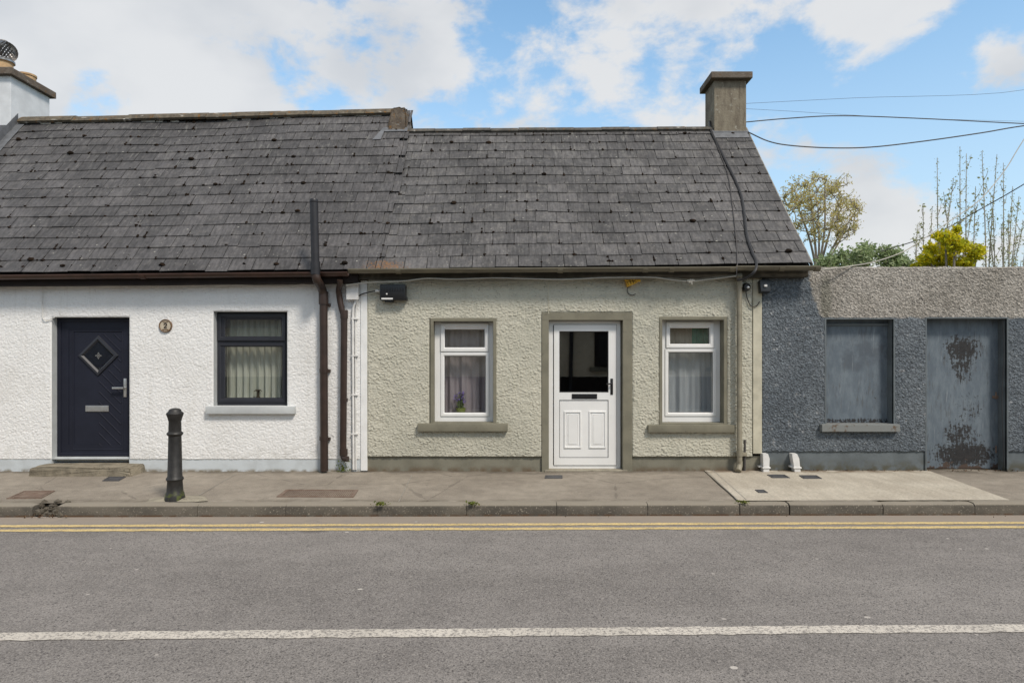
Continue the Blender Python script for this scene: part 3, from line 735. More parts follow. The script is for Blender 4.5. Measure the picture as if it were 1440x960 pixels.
# stub of party wall at the end of the ridge
mb = MB()
mb.add([(-2.17, 11.12, H + 3.72), (-1.80, 11.12, H + 3.72), (-1.82, 11.20, H + 4.27), (-2.06, 11.20, H + 4.27),
        (-2.17, 11.85, H + 3.72), (-1.80, 11.85, H + 3.72), (-1.82, 11.8, H + 4.27), (-2.06, 11.8, H + 4.27)],
       [(0, 1, 2, 3), (5, 4, 7, 6), (1, 5, 6, 2), (4, 0, 3, 7), (3, 2, 6, 7), (0, 4, 5, 1)])
bm = bmesh.new(); vs = [bm.verts.new(v) for v in mb.v]
for f in mb.f: bm.faces.new([vs[i] for i in f])
bmesh.ops.bevel(bm, geom=list(bm.edges), offset=.03, segments=2, affect='EDGES'); bmesh.ops.triangulate(bm, faces=bm.faces); bmesh.ops.subdivide_edges(bm, edges=bm.edges, cuts=3)
rnd = random.Random(4)
for v in bm.verts: v.co += Vector((rnd.uniform(-1, 1), rnd.uniform(-1, 1), rnd.uniform(-1, 1))) * .009
mb = MB(); mb.bm(bm); mb.build('party_wall_stub', M['stub'], wc)
mb = MB(); a = WP(-2.14, 3.55) + wn_ * .03; b = WP(-1.80, 3.55) + wn_ * .03
mb.quad(WP(-2.17, 3.40) + wn_ * .026, WP(-1.78, 3.40) + wn_ * .026, WP(-1.78, 3.53) + wn_ * .03, WP(-2.17, 3.53) + wn_ * .03)
mb.quad(WP(-2.34, 3.16) + wn_ * .026, WP(-2.20, 3.17) + wn_ * .026, WP(-2.16, 3.52) + wn_ * .03, WP(-2.20, 3.52) + wn_ * .03)
mb.build('flashing', M['lead'], wroof, recalc=False)
# chimney
mb = MB(); mb.box(-9.20, -8.57, 11.16, 12.10, 4.8, 6.37, .01); ch = mb.build('chimney', M['white_chimney'], wc)
mb = MB(); mb.box(-9.27, -8.50, 11.08, 12.18, 6.37, 6.49, .012); mb.build('cap', M['cap'], ch)
for Y_ in (11.40, 11.95):
    mb = MB(); mb.lathe(-8.88, Y_, [(.17, 0), (.165, .02), (.148, .03), (.14, .20), (.155, .205), (.155, .235), (.12, .235), (.115, .1)], 24, 6.485); mb.build('chimney_pot', M['buff'], ch, smooth=True)
mb = MB()
mb.lathe(-8.88, 11.40, [(.17, 0), (.17, .03), (.15, .05)], 24, 6.70)
for k in range(22):        # louvres of the spinning cowl
    pts = []
    for j in range(9):
        t = -.9 + 2.35 * j / 8; a = 2 * math.pi * k / 22 + t * .5; r = .21 * math.cos(t * .92); z = 6.90 + .17 * math.sin(t)
        pts.append((r, a, z))
    vs = []
    for r, a, z in pts:
        for da, dr in ((0, 0), (.20, -.035)): vs.append((-8.88 + (r + dr) * math.cos(a + da), 11.40 + (r + dr) * math.sin(a + da), z))
    mb.add(vs, [(2 * j, 2 * j + 1, 2 * j + 3, 2 * j + 2) for j in range(8)])
mb.lathe(-8.88, 11.40, [(.07, 0), (.06, .02), (.0001, .03)], 20, 7.06)
mb.build('cowl', M['galv'], ch, smooth=True, recalc=False)
mb = MB()
for x_ in (-8.56,):
    pts = [(x_, 11.10, WP(-8.56, 3.0).z)]
    A = [WP(-8.56, s) + wn_ * .02 for s in (3.05, 3.3, 3.55, 3.8, 4.0)]
    for p, q in zip(A, A[1:]):
        if p.y < 11.14 or True:
            mb.quad((-8.562, p.y, p.z), (-8.562, q.y, q.z), (-8.562, q.y, q.z + .17), (-8.562, p.y, p.z + .17))
            mb.quad((-8.562, p.y, p.z + .01), (-8.562, q.y, q.z + .01), (-8.42, q.y, q.z + .012), (-8.42, p.y, p.z + .012))
p = WP(-8.9, 3.2); mb.box(-9.25, -8.55, 11.14, 11.158, 4.75, 5.52)
mb.build('chimney_flashing', M['lead'], ch, recalc=False)
mb = MB(); p = WP(-8.9, 3.15) + wn_ * .03; mb.box(-9.3, -8.5, p.y - .08, p.y + .06, p.z - .05, p.z + .045, .01); mb.build('mortar_fillet', M['mortar'], ch)
# fascia, gutter
mb = MB(); mb.add([(WX0, 8.80, 2.50), (PX(503, 8.8), 8.80, 2.575), (PX(503, 8.8), 8.80, 2.72), (WX0, 8.80, 2.63), (WX0, 8.99, 2.50), (PX(503, 8.8), 8.99, 2.575), (PX(503, 8.8), 8.99, 2.72), (WX0, 8.99, 2.63)],
               [(0, 1, 2, 3), (5, 4, 7, 6), (0, 4, 5, 1), (3, 2, 6, 7), (1, 5, 6, 2), (0, 3, 7, 4)])
mb.build('fascia', M['dark_timber'], wc)
g0 = 2.608 + (-10 + 6.86) * .0093
mb = MB(); half_gutter(mb, (-10, 8.735, g0 + .045), (PX(489, 8.7), 8.735, 2.698), .055, (PX(443, 8.7), PX(200, 8.7))); mb.build('gutter', M['brown_gutter'], wc, smooth=True)
# soil vent pipe in front of the gutter: black top, brown lower length
Yp = 8.64; Yw = 8.90
mb = MB(); mb.tube([pt(441.5, 283, Yp), pt(443.5, 372, Yp)], .053, 16); mb.lathe(PX(441.5, Yp), Yp, [(.05, 0), (.056, .01), (.056, .04), (.05, .055), (.025, .065)], 16, PZ(286, Yp))
mb.tube([pt(443.5, 368, Yp), pt(443.7, 386, Yp)], .062, 16)
vp = mb.build('vent_pipe', M['black_pipe'], wc, smooth=True)
mb = MB(); pth = bend([pt(443.7, 386, Yp), pt(446, 394, Yp + .02), pt(452, 404, Yw - .06), pt(455, 414, Yw)], 4)
mb.tube(pth, .058, 16); mb.tube([pt(455, 412, Yw), pt(456, 662, Yw)], .054, 16); mb.tube([pt(454.9, 410, Yw), pt(455, 428, Yw)], .064, 16)
for py in (521, 616): mb.tube([pt(455.5, py - 3, Yw), pt(455.5, py + 3, Yw)], .060, 16); mb.box(PX(461), PX(466), 8.92, 8.99, PZ(py + 2), PZ(py - 2), .003)
mb.box(PX(461), PX(466), 8.92, 8.99, PZ(431), PZ(427), .003)
mb.build('lower_pipe', M['brown_pipe'], vp, smooth=True)
# rainwater downpipe from the end of the brown gutter
mb = MB(); Yd = 8.915
mb.tube(bend([pt(478, 393, 8.74), pt(478, 400, 8.78), (PX(479), 8.90, PZ(412)), pt(481, 436, Yd), pt(484, 444, Yd)], 4), .040, 14)
mb.tube([pt(484, 440, Yd), pt(482.5, 637, Yd)], .045, 14); mb.tube([pt(483.9, 436, Yd), pt(484, 448, Yd)], .052, 14)
mb.tube([pt(484, 560, Yd), pt(484, 565, Yd)], .050, 14); mb.tube([pt(483.2, 631, Yd), pt(483.2, 640, Yd)], .055, 14)
mb.tube(bend([pt(482.5, 640, Yd), pt(484, 644, Yd - .02), pt(489, 645, Yd - .04)], 3), .040, 12)
mb.build('downpipe', M['brown_pipe'], wc, smooth=True)

# navy door
y = w_rev; x0, x1, z0, z1 = PX(80, y), d_o[1], PZ(643), d_o[3]
mb = MB(); lx0, lx1, lz0, lz1 = PX(93, y), PX(178.5, y), PZ(641, y), PZ(456, y)
mb.box(lx0, lx1, y + .012, y + .06, lz0, lz1, .003)
mb.ring(lx0 + .085, lx1 - .055, lz0 + .085, lz1 - .085, [(0, y + .02), (0, y + .004), (.008, y + .0), (.016, y + .004), (.02, y + .02)])
cx, cz = PX(138, y), PZ(500, y)
# V-grooves as fine raised beads on the half beside the handle
gx0, gx1 = cx + .005, lx1 - .09
for k in range(14):
    zt = PZ(448, y) - k * .145
    a = [gx0, zt]; b = [gx1, zt - (gx1 - gx0)]
    zmax, zmin = lz1 - .13, lz0 + .12
    if a[1] > zmax: a = [a[0] + (a[1] - zmax), zmax]
    if b[1] < zmin: b = [b[0] - (zmin - b[1]), zmin]
    if b[0] - a[0] < .02: continue
    # keep clear of the diamond
    def dia(p): return abs(p[0] - cx) + abs(p[1] - cz)
    N = 14; seg = [(a[0] + (b[0] - a[0]) * i / N, a[1] + (b[1] - a[1]) * i / N) for i in range(N + 1)]
    seg = [q for q in seg if dia(q) > .30]
    if len(seg) > 1: mb.tube([(seg[0][0], y + .011, seg[0][1]), (seg[-1][0], y + .011, seg[-1][1])], .008, 6)
door = mb.build('door', M['navy'], wc)
mb = MB(); mb.ring(x0, x1, z0, z1, [(0, y + .08), (0, y - .008), (.004, y - .012), (.048, y - .012), (.055, y - .004), (.055, y + .006), (.16, y + .006), (.16, y + .08)]); mb.build('frame', M['navy'], door)
mb = MB(); mb.ring(d_o[0], d_o[1], d_o[2], d_o[3], [(0, WY), (0, y + .1)], closed=False); mb.build('surround', M['pale_grey'], door, recalc=False)
def diamond(mb, h, y): return [(cx - h, y, cz), (cx, y, cz - h), (cx + h, y, cz), (cx, y, cz + h)]
mb = MB(); vs = diamond(mb, .285, y + .012) + diamond(mb, .275, y - .008) + diamond(mb, .235, y - .012) + diamond(mb, .205, y + .012)
mb.add(vs, [(a * 4 + k, a * 4 + (k + 1) % 4, a * 4 + 4 + (k + 1) % 4, a * 4 + 4 + k) for a in range(3) for k in range(4)]); mb.build('pane_bead', M['navy_frame'], door, recalc=False)
mb = MB(); q = diamond(mb, .206, y + .008); mb.add(q + [(a, b + .003, c) for a, b, c in q], [(0, 1, 2, 3), (7, 6, 5, 4), (0, 4, 5, 1), (1, 5, 6, 2), (2, 6, 7, 3), (3, 7, 4, 0)]); mb.build('pane', M['glass'], door)
mb = MB()
for s in (.012, .034):
    for (ax, az), (bx, bz) in (((-1, 0), (0, 1)), ((0, 1), (1, 0)), ((1, 0), (0, -1)), ((0, -1), (-1, 0))):
        c1 = .5 * (ax + bx) * .2, .5 * (az + bz) * .2
        mb.tube([(cx + ax * s * 1.3, y + .005, cz + az * s * 1.3), (cx + (ax + bx) * s * .4, y + .005, cz + (az + bz) * s * .4), (cx + bx * s * 1.3, y + .005, cz + bz * s * 1.3)], .003, 5)
mb.build('pane_motif', M['steel'], door)
mb = MB(); mb.box(PX(174, y), PX(178, y), y - .004, y + .012, PZ(558, y), PZ(532, y), .003); mb.tube([(PX(176, y), y - .002, PZ(545, y)), (PX(176, y), y - .05, PZ(545, y))], .010, 10); mb.box(PX(161, y), PX(177, y), y - .06, y - .042, PZ(546.5, y), PZ(543.8, y), .003)
mb.build('handle', M['steel'], door, smooth=True)
mb = MB(); mb.box(PX(120, y), PX(152.5, y), y + .0, y + .012, PZ(578.5, y), PZ(570, y), .004); mb.box(PX(122, y), PX(150.5, y), y - .005, y + .002, PZ(577, y), PZ(571.5, y), .002); mb.build('letterbox', M['steel'], door)
mb = MB(); mb.box(x0, x1, y - .05, y + .05, PZ(649), PZ(643) - .002, .004); mb.build('threshold', M['pale_grey'], door)
mb = MB(); bm = bmesh.new(); bmesh.ops.create_cube(bm, size=1)
for v in bm.verts: v.co = Vector((PX(120, 8.75) + v.co.x * (1.31 + .06 * (v.co.z < 0)), 8.83 + v.co.y * .40, .045 + v.co.z * .13))
bmesh.ops.bevel(bm, geom=list(bm.edges), offset=.012, segments=2, affect='EDGES'); bmesh.ops.triangulate(bm, faces=bm.faces); bmesh.ops.subdivide_edges(bm, edges=bm.edges, cuts=5)
rnd = random.Random(5)
for v in bm.verts: v.co += Vector((rnd.uniform(-1, 1), rnd.uniform(-1, 1), rnd.uniform(-1, 1))) * .006
mb.bm(bm); mb.build('doorstep', M['step'], wc, smooth=False, label='worn chipped concrete step')
# window
y = w_rev
window(wc, None, wn_o[:2], wn_o[2:], 0, y, M['navy_frame'], M['pale_grey'], M['pale_grey'], WY,
       (PX(306, y), PX(402, y), PZ(479, y), PZ(441, y)), (PX(306, y), PX(402, y), PZ(565.5, y), PZ(482, y)),
       (PX(288, 8.9), PX(413.5, 8.9), PZ(582, 8.9), PZ(571.5, 8.9)))
curtain('curtain', M['curt_grey'], 'pale sage gathered curtain behind the navy framed window', wn_o[0] - .1, wn_o[1] + .1, 9.30, PZ(600), 2.4, .03, 62, 3)
fg = thing('figurine', (PX(363, 9.235), 9.235, PZ(557, 9.235)), 'tiny brown figurine on the inner sill of the navy window', 'ornament')
mb = MB(); bx, bz = PX(363, 9.235), PZ(559, 9.235)
mb.lathe(bx, 9.235, [(.03, -.05), (.03, .01), (.018, .02), (.014, .06), (.02, .075), (.008, .09)], 12, bz); mb.build('body', M['figure'], fg, smooth=True)
mb = MB(); rnd = random.Random(3)
for k in range(8):
    a = k * .785; mb.tube([(bx, 9.235, bz + .085), (bx + .03 * math.cos(a), 9.235 + .03 * math.sin(a), bz + .11), (bx + .055 * math.cos(a), 9.235 + .05 * math.sin(a), bz + .09)], [.006, .01, .003], 5)
mb.build('fronds', M['figure'], fg)
mb = MB(); mb.box(wn_o[0], wn_o[1], 9.19, 9.27, PZ(566), PZ(561.5), .004); mb.build('inner_sill', M['white_smooth'], wc)
# number plaque
pl = thing('house_number_plaque', (PX(233, 8.97), 8.97, PZ(458, 8.97)), 'round tan number 2 plaque on white wall between door and window', 'plaque')
def disc(mb, cx, cz, r, y0, y1, seg=28):
    mb.prism([(cx + r * math.cos(2 * math.pi * k / seg), cz + r * math.sin(2 * math.pi * k / seg)) for k in range(seg)], y0, y1)
px_, pz_ = PX(233, 8.97), PZ(458, 8.97)
mb = MB(); disc(mb, px_, pz_, .078, 8.962, 8.985); mb.build('face', M['plaque'], pl)
mb = MB(); vs = []
for k in range(28):
    a = 2 * math.pi * k / 28
    for r, yy in ((.090, 8.99), (.090, 8.958), (.084, 8.952), (.074, 8.958), (.074, 8.99)): vs.append((px_ + r * math.cos(a), yy, pz_ + r * math.sin(a)))
mb.add(vs, [(k * 5 + j, ((k + 1) % 28) * 5 + j, ((k + 1) % 28) * 5 + j + 1, k * 5 + j + 1) for k in range(28) for j in range(4)]); mb.build('rim', M['plaque_rim'], pl, recalc=False)
mb = MB()   # the figure 2 with serifs
two = [(a * .68, b * .68) for a, b in [(-.026, .022), (-.022, .036), (-.006, .045), (.012, .044), (.024, .034), (.026, .018), (.018, .004), (.002, -.012), (-.014, -.026), (-.026, -.040)]]
P2 = bend([(px_ + a, 8.957, pz_ + b) for a, b in two], 4); ww = [.004 + .0045 * math.sin(math.pi * i / (len(P2) - 1)) for i in range(len(P2))]
for i in range(len(P2) - 1):
    d = (P2[i + 1] - P2[i]).normalized(); nn = Vector((-d.z, 0, d.x)); d2 = (P2[min(i + 2, len(P2) - 1)] - P2[i + 1]); d2 = d2.normalized() if d2.length > 0 else d; n2 = Vector((-d2.z, 0, d2.x))
    mb.quad(P2[i] + nn * ww[i], P2[i + 1] + n2 * ww[i + 1], P2[i + 1] - n2 * ww[i + 1], P2[i] - nn * ww[i])
mb.box(px_ - .02, px_ + .02, 8.9555, 8.960, pz_ - .032, pz_ - .024); mb.box(px_ + .014, px_ + .020, 8.9555, 8.960, pz_ - .032, pz_ - .016)
disc(mb, px_ - .015, pz_ + .015, .006, 8.9555, 8.960, 12)
mb.build('numeral', M['ink'], pl, recalc=False)
mb = MB(); mb.box(px_ - .042, px_ + .042, 8.957, 8.962, pz_ - .060, pz_ - .046, .002); mb.build('scroll', M['plaque_rim'], pl); mb = MB(); mb.box(px_ - .035, px_ + .035, 8.957, 8.962, pz_ + .045, pz_ + .056, .002); mb.build('scroll', M['plaque_rim'], pl)

# white junction box, conduit
jb = thing('junction_box', (PX(497), 8.96, PZ(421)), 'white plastic junction box under the eaves beside brown downpipe', 'junction box')
mb = MB(); mb.box(PX(488.5, 8.93), PX(504.5, 8.93), 8.90, 8.985, PZ(421, 8.93), PZ(400, 8.93), .006); mb.build('box', M['white_plastic'], jb)
mb = MB(); mb.box(PX(488, 8.93), PX(505, 8.93), 8.888, 8.899, PZ(421.5, 8.93), PZ(399.5, 8.93), .004)
for k in range(4): mb.tube([(PX(491 + k * 3.6, 8.93), 8.93, PZ(421, 8.93)), (PX(491 + k * 3.6, 8.93), 8.93, PZ(423.2, 8.93))], .011, 8)
mb.build('lid', M['white_plastic'], jb)
cd = thing('conduit', (PX(498), 8.95, 0), 'white conduit pair running down the white wall beside the brown downpipe', 'conduit')
mb = MB(); mb.tube(bend([pt(502, 421, 8.93), pt(499, 427, 8.94), pt(496.5, 436, 8.955), pt(496, 460, 8.955), pt(496.5, 560, 8.955), pt(497, 660, 8.955)], 4), .017, 10); mb.build('pipe', M['white_plastic'], cd, smooth=True)
mb = MB(); mb.tube(bend([pt(503, 423, 8.94), pt(500.5, 440, 8.965), pt(500, 500, 8.965), pt(500.5, 660, 8.965)], 4), .011, 8); mb.build('cable', M['cable_white'], cd, smooth=True)
for py in (448, 500, 555, 610):
    mb = MB(); mb.box(PX(494.2, 8.95), PX(503, 8.95), 8.938, 8.985, PZ(py + 1, 8.95), PZ(py - 1, 8.95), .002); mb.build('clip', M['white_plastic'], cd)
# bollard
bp = Vector(pav(246, 703)); bo = thing('bollard', bp, 'black cast iron bollard on the pavement near the white cottage', 'bollard')
prof = [(84, 868), (82, 850), (72, 802), (66, 792), (60, 702), (66, 692), (71, 684), (66, 670), (58, 660), (51, 318), (60, 308), (66, 298), (62, 288), (51, 280), (49, 190), (53, 182), (56, 165), (66, 138), (69, 126), (62, 116), (51, 108), (48, 96), (38, 86), (20, 81), (1, 80)]
mb = MB(); mb.lathe(bp.x, bp.y, [(r * .00131, (866 - z) * .00131) for r, z in prof], 28, bp.z); mb.build('post', M['bollard'], bo, smooth=True)
mb = MB(); rnd = random.Random(9); N = 22; top = []
for k in range(N):
    a = 2 * math.pi * k / N; top.append((bp.x + .03 + (.34 + rnd.uniform(-.05, .05)) * math.cos(a), bp.y + (.21 + rnd.uniform(-.03, .03)) * math.sin(a)))
top = [(x, max(yy, kerbY(x) + .128)) for x, yy in top]
mb.add([(x, yy, pavz(yy) + .006) for x, yy in top] + [(bp.x + (x - bp.x) * .45, bp.y + (yy - bp.y) * .45, bp.z + .026) for x, yy in top], [(k, (k + 1) % N, N + (k + 1) % N, N + k) for k in range(N)] + [tuple(N + k for k in range(N))])
mb.build('cement_collar', M['collar'], bo, smooth=True)

# ================================================================== CREAM COTTAGE
CX0, CX1 = PX(517), PX(1070)
cc = thing('cream_cottage', (PX(793), FY, 0), 'cream pebbledash cottage with white door and two white windows', 'cottage')
CY = 8.982; ry = 9.10
a_o = (PX(610), PX(693.5), PZ(593.5), PZ(452)); cd_o = (PX(771), PX(875), -.02, PZ(450)); b_o = (PX(930.5), PX(1016.5), PZ(594.5), PZ(450)); bandw = .055
holes = [(a_o[0] - bandw, a_o[1] + .03, a_o[2] - .03, a_o[3] + .03), (cd_o[0] - .09, cd_o[1] + .13, -.02, cd_o[3] + .10), (b_o[0] - .025, b_o[1] + .055, b_o[2] - .02, b_o[3] + .03)]
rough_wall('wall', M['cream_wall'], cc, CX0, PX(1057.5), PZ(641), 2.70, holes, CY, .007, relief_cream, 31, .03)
mb = MB(); mb.box(PX(1057.5), CX1, 8.958, 9.05, PZ(637), 2.66, .006); mb.build('corner_band', M['cream_smooth'], cc)
mb = MB(); mb.box(CX0, cd_o[0] - .09, 9.0, 9.2, -.06, PZ(641) + .004); mb.build('plinth', M['olive_plinth'], cc); mb = MB(); mb.box(cd_o[1] + .13, CX1, 9.0, 9.2, -.06, PZ(641) + .004); mb.build('plinth', M['olive_plinth'], cc)
mb = MB()
mb.box(-1.85, 4.0, 13.5, 13.7, -.1, 2.75); mb.box(3.94, 4.0, 9.05, 13.5, -.1, 2.78); mb.add([(3.97, 9.0, 2.78), (3.97, 13.5, 2.78), (3.97, 11.25, 5.35)], [(0, 1, 2)])
mb.box(-1.84, 3.94, 9.3, 13.5, -.05, -.01); mb.box(-1.84, 3.94, 9.0, 13.5, 2.64, 2.68)
mb.box(PX(730), PX(740), 9.35, 13.5, -.01, 2.64); mb.box(PX(905), PX(915), 9.35, 13.5, -.01, 2.64)
mb.build('inner_wall', M['interior'], cc)
croof, CP, cn_, CL = slate_roof('roof', M['slate_b'], cc, (-1.8, 8.77, H + 1.165), (4.03, 8.77, H + 1.236), (-1.8, 11.25, H + 3.875), (4.03, 11.25, H + 3.915), .07, 0, 6, 260)
mb = MB(); ridge(mb, (-1.79, 11.25, H + 3.87), (3.44, 11.25, H + 3.91), .11, .45, random.Random(7), .035); mb.build('ridge_tile', M['ridge_b'], croof, smooth=True)
mb = MB()
for j in range(15):  # verge pointing
    p = CP(4.03, j * .246); q = CP(4.03, j * .246 + .235); dd = cn_ * .004
    mb.add([p + dd, q + dd, q - cn_ * .05, p - cn_ * .05, p + dd + Vector((.018, 0, 0)), q + dd + Vector((.018, 0, 0)), q - cn_ * .05 + Vector((.018, 0, 0)), p - cn_ * .05 + Vector((.018, 0, 0))],
           [(0, 1, 2, 3), (7, 6, 5, 4), (0, 4, 5, 1), (3, 2, 6, 7), (1, 5, 6, 2), (0, 3, 7, 4)])
mb.build('verge', M['mortar'], croof)
mb = MB(); mb.box(3.437, 3.985, 11.10, 11.62, 5.0, H + 4.68, .012); ch = mb.build('chimney', M['chimney'], cc)
mb = MB(); mb.box(3.36, 4.06, 11.0, 11.70, H + 4.68, H + 4.79, .014); mb.box(3.45, 3.97, 11.10, 11.60, H + 4.79, H + 4.815, .01); mb.build('cap', M['cap'], ch)
mb = MB(); mb.box(3.40, 4.02, 11.07, 11.65, 5.26, 5.40, .012); A = CP(3.41, 3.52) ; mb.quad(CP(3.40, 3.30) + cn_ * .025, CP(4.0, 3.30) + cn_ * .025, CP(4.0, 3.56) + cn_ * .04, CP(3.40, 3.56) + cn_ * .04); mb.build('flashing', M['lead'], ch, recalc=False)
# eaves
mb = MB()
mb.add([(CX0 - .1, 8.86, 2.625), (4.02, 8.86, 2.655), (4.02, 8.86, 2.79), (CX0 - .1, 8.86, 2.74), (CX0 - .1, 8.985, 2.625), (4.02, 8.985, 2.655), (4.02, 8.985, 2.79), (CX0 - .1, 8.985, 2.74)],
       [(0, 1, 2, 3), (5, 4, 7, 6), (0, 4, 5, 1), (3, 2, 6, 7), (1, 5, 6, 2), (0, 3, 7, 4)])
mb.build('fascia', M['shaded_olive_fascia'], cc)
mb = MB(); half_gutter(mb, (PX(489.5, 8.7), 8.735, 2.735), (PX(1036, 8.7), 8.735, 2.765), .052, tuple(PX(p, 8.7) for p in (560, 908, 945, 1030, 788)))
half_gutter(mb, (PX(1034, 8.7), 8.735, 2.775), (PX(1152, 8.7), 8.735, 2.775), .055, (PX(1100, 8.7), PX(1150, 8.7))); mb.build('gutter', M['olive_gutter'], cc, smooth=True)
mb = MB(); Yd = 8.89
mb.tube([pt(1040, 386, 8.80), pt(1039.5, 396, Yd), pt(1040, 655, Yd)], .036, 14); mb.tube([pt(1039.5, 394, Yd), pt(1039.5, 404, Yd)], .043, 14)
mb.tube([pt(1040, 648, Yd), pt(1040, 654, Yd), pt(1038, 662, Yd - .07)], .041, 14); mb.tube([pt(1040, 633, Yd), pt(1040, 641, Yd)], .042, 14)
mb.box(PX(1033), PX(1048), 8.93, 9.0, PZ(396), PZ(391), .004); mb.box(PX(1030), PX(1048), 8.93, 9.0, PZ(640), PZ(635), .003)
mb.build('downpipe', M['cream_pipe'], cc, smooth=True)
mb = MB(); mb.tube([pt(1047.5, 618, 8.97), pt(1047, 662, 8.97)], .016, 8); mb.build('standpipe', M['cable'], cc, smooth=True)
# windows
y = ry
window(cc, None, a_o[:2], a_o[2:], .045, y, M['upvc'], M['olive'], M['olive'], CY,
       (PX(620, y), PX(687, y), PZ(494, y), PZ(454.5, y)), (PX(620, y), PX(688, y), PZ(585, y), PZ(495.5, y)), (PX(587, 8.9), PX(714, 8.9), PZ(606.5, 8.9), PZ(595.5, 8.9)))
window(cc, None, b_o[:2], b_o[2:], .045, y + .02, M['upvc'], M['olive'], M['olive'], CY,
       (PX(937, y), PX(1003.5, y), PZ(489, y), PZ(452.5, y)), (PX(935.5, y), PX(1008, y), PZ(585, y), PZ(490.5, y)), (PX(912, 8.9), PX(1035, 8.9), PZ(608, 8.9), PZ(597.5, 8.9)))
curtain('curtain', M['curt_mauve'], 'mauve net curtain behind the white window with lavender pot', a_o[0] - .05, a_o[1] + .05, 9.31, .5, 2.35, .022, 34, 12)
curtain('curtain', M['curt_net'], 'pale net curtain in the white window beside the cream downpipe', b_o[0] - .05, b_o[1] + .05, 9.30, .5, PZ(489), .018, 30, 21)
curtain('drape', M['curt_beige'], 'beige drape half in the upper light beside the green one', b_o[0] - .05, PX(973, 9.35), 9.35, .5, 2.35, .012, 60, 22, 'drape')
curtain('drape', M['curt_green'], 'dark green drape in the upper light of the white window', PX(973, 9.35), b_o[1] + .1, 9.35, .5, 2.35, .012, 60, 23, 'drape')
for o_ in (a_o, b_o):
    mb = MB(); mb.box(o_[0], o_[1], 9.19, 9.28, o_[2] + .02, o_[2] + .078, .004); mb.build('inner_sill', M['white_smooth'], cc)
# lavender pot
Yl = 9.225; fx, fz = PX(648, Yl), a_o[2] + .078
fp = thing('flower_pot', (fx, Yl, fz), 'lime green pot of lavender inside the white window', 'flower pot')
mb = MB(); mb.lathe(fx, Yl, [(.05, 0), (.058, .005), (.066, .085), (.072, .088), (.072, .10), (.06, .10), (.058, .085)], 20, fz); mb.build('pot', M['pot'], fp, smooth=True)
mb = MB(); fl = MB(); rnd = random.Random(6)
for k in range(34):
    a = rnd.uniform(0, 6.28); r = rnd.uniform(.01, .10); h = rnd.uniform(.12, .26); tip = (fx + r * math.cos(a), Yl + r * .5 * math.sin(a), fz + .09 + h)
    mb.tube([(fx + r * .3 * math.cos(a), Yl + r * .2 * math.sin(a), fz + .09), (fx + r * .6 * math.cos(a), Yl + .3 * r * math.sin(a), fz + .09 + h * .55), tip], [.004, .003, .002], 4)
    for q in range(3): leafquad(mb, (fx + r * .6 * math.cos(a), Yl + .3 * r * math.sin(a), fz + .09 + h * rnd.uniform(.1, .5)), .022, rnd, .3)
    if k % 2 == 0:
        for q in range(6): leafquad(fl, (tip[0] + rnd.gauss(0, .008), tip[1] + rnd.gauss(0, .006), tip[2] - q * .008), .013, rnd, .8)
mb.build('foliage', M['leaf_green'], fp, recalc=False); fl.build('blossom', M['petal'], fp, recalc=False)
# white door
y = 9.08; x0, x1, z0, z1 = PX(772), PX(874), PZ(659.5, y), PZ(451, y)
lx0, lx1, lz0, lz1 = PX(779, y), PX(866.5, y), PZ(653.5, y), PZ(456.5, y)
gx0, gx1, gz0, gz1 = PX(786.5, y), PX(855.5, y), PZ(551.5, y), PZ(465.5, y); pz0, pz1 = PZ(643, y), PZ(562, y)
mb = MB()
fy, by = y - .012, y + .05
for (a, b, c, e) in ((lx0, gx0, lz0, lz1), (gx1, lx1, lz0, lz1), (gx0, gx1, gz1, lz1), (gx0, gx1, pz1, gz0), (gx0, gx1, lz0, pz0)): mb.box(a, b, fy, by, c, e)
door = mb.build('door', M['upvc'], cc)
mb = MB(); mb.ring(x0, x1, z0, z1, [(0, y + .09), (0, y + .003), (.003, y), (.058, y), (.064, y + .008), (.064, y + .09)]); mb.build('frame', M['upvc'], door)
mb = MB(); mb.ring(lx0 - .006, lx1 + .006, lz0 - .006, lz1 + .006, [(0, y - .001), (.006, y - .001), (.006, y + .01), (0, y + .01)]); mb.ring(gx0, gx1, pz0, pz1, [(0, fy - .001), (.006, fy - .001), (.006, fy + .02), (0, fy + .02)]); mb.ring(gx0, gx1, gz0, gz1, [(0, fy - .001), (.008, fy + .006), (.008, fy + .02), (0, fy + .02)]); mb.build('gasket', M['upvc_seam'], door)
pane(door, gx0 + .002, gx1 - .002, y + .008, gz0 + .002, gz1 - .002)
mb = MB(); mb.box(gx0 + .006, gx1 - .006, fy + .006, by - .01, pz0 + .006, pz1 - .006)
for (a, b) in ((PX(793, y), PX(817.5, y)), (PX(828, y), PX(852, y))):
    mb.ring(a, b, PZ(630, y), PZ(577.5, y), [(0, fy + .008), (.004, fy - .006), (.018, fy - .008), (.026, fy + .006), (.05, fy + .001), (.058, fy + .006)])
    mb.box(a + .058, b - .058, fy - .002, fy + .008, PZ(630, y) + .058, PZ(577.5, y) - .058, .003)
mb.build('panel', M['upvc'], door)
mb = MB(); mb.box(PX(804, y), PX(839.5, y), fy - .008, fy + .002, PZ(560.5, y), PZ(553.5, y), .004); mb.box(PX(807, y), PX(836.5, y), fy - .012, fy - .006, PZ(559, y), PZ(555, y), .002); mb.build('letterbox', M['black'], door)
mb = MB(); mb.box(PX(858.2, y), PX(861.8, y), fy - .008, fy + .001, PZ(554.5, y), PZ(532, y), .003); mb.tube([(PX(860, y), fy, PZ(539, y)), (PX(860, y), fy - .05, PZ(539, y))], .010, 10); mb.tube([(PX(860, y), fy - .05, PZ(539, y)), (PX(852, y), fy - .05, PZ(539.5, y))], .010, 10); mb.build('handle', M['black'], door, smooth=True)
mb = MB()
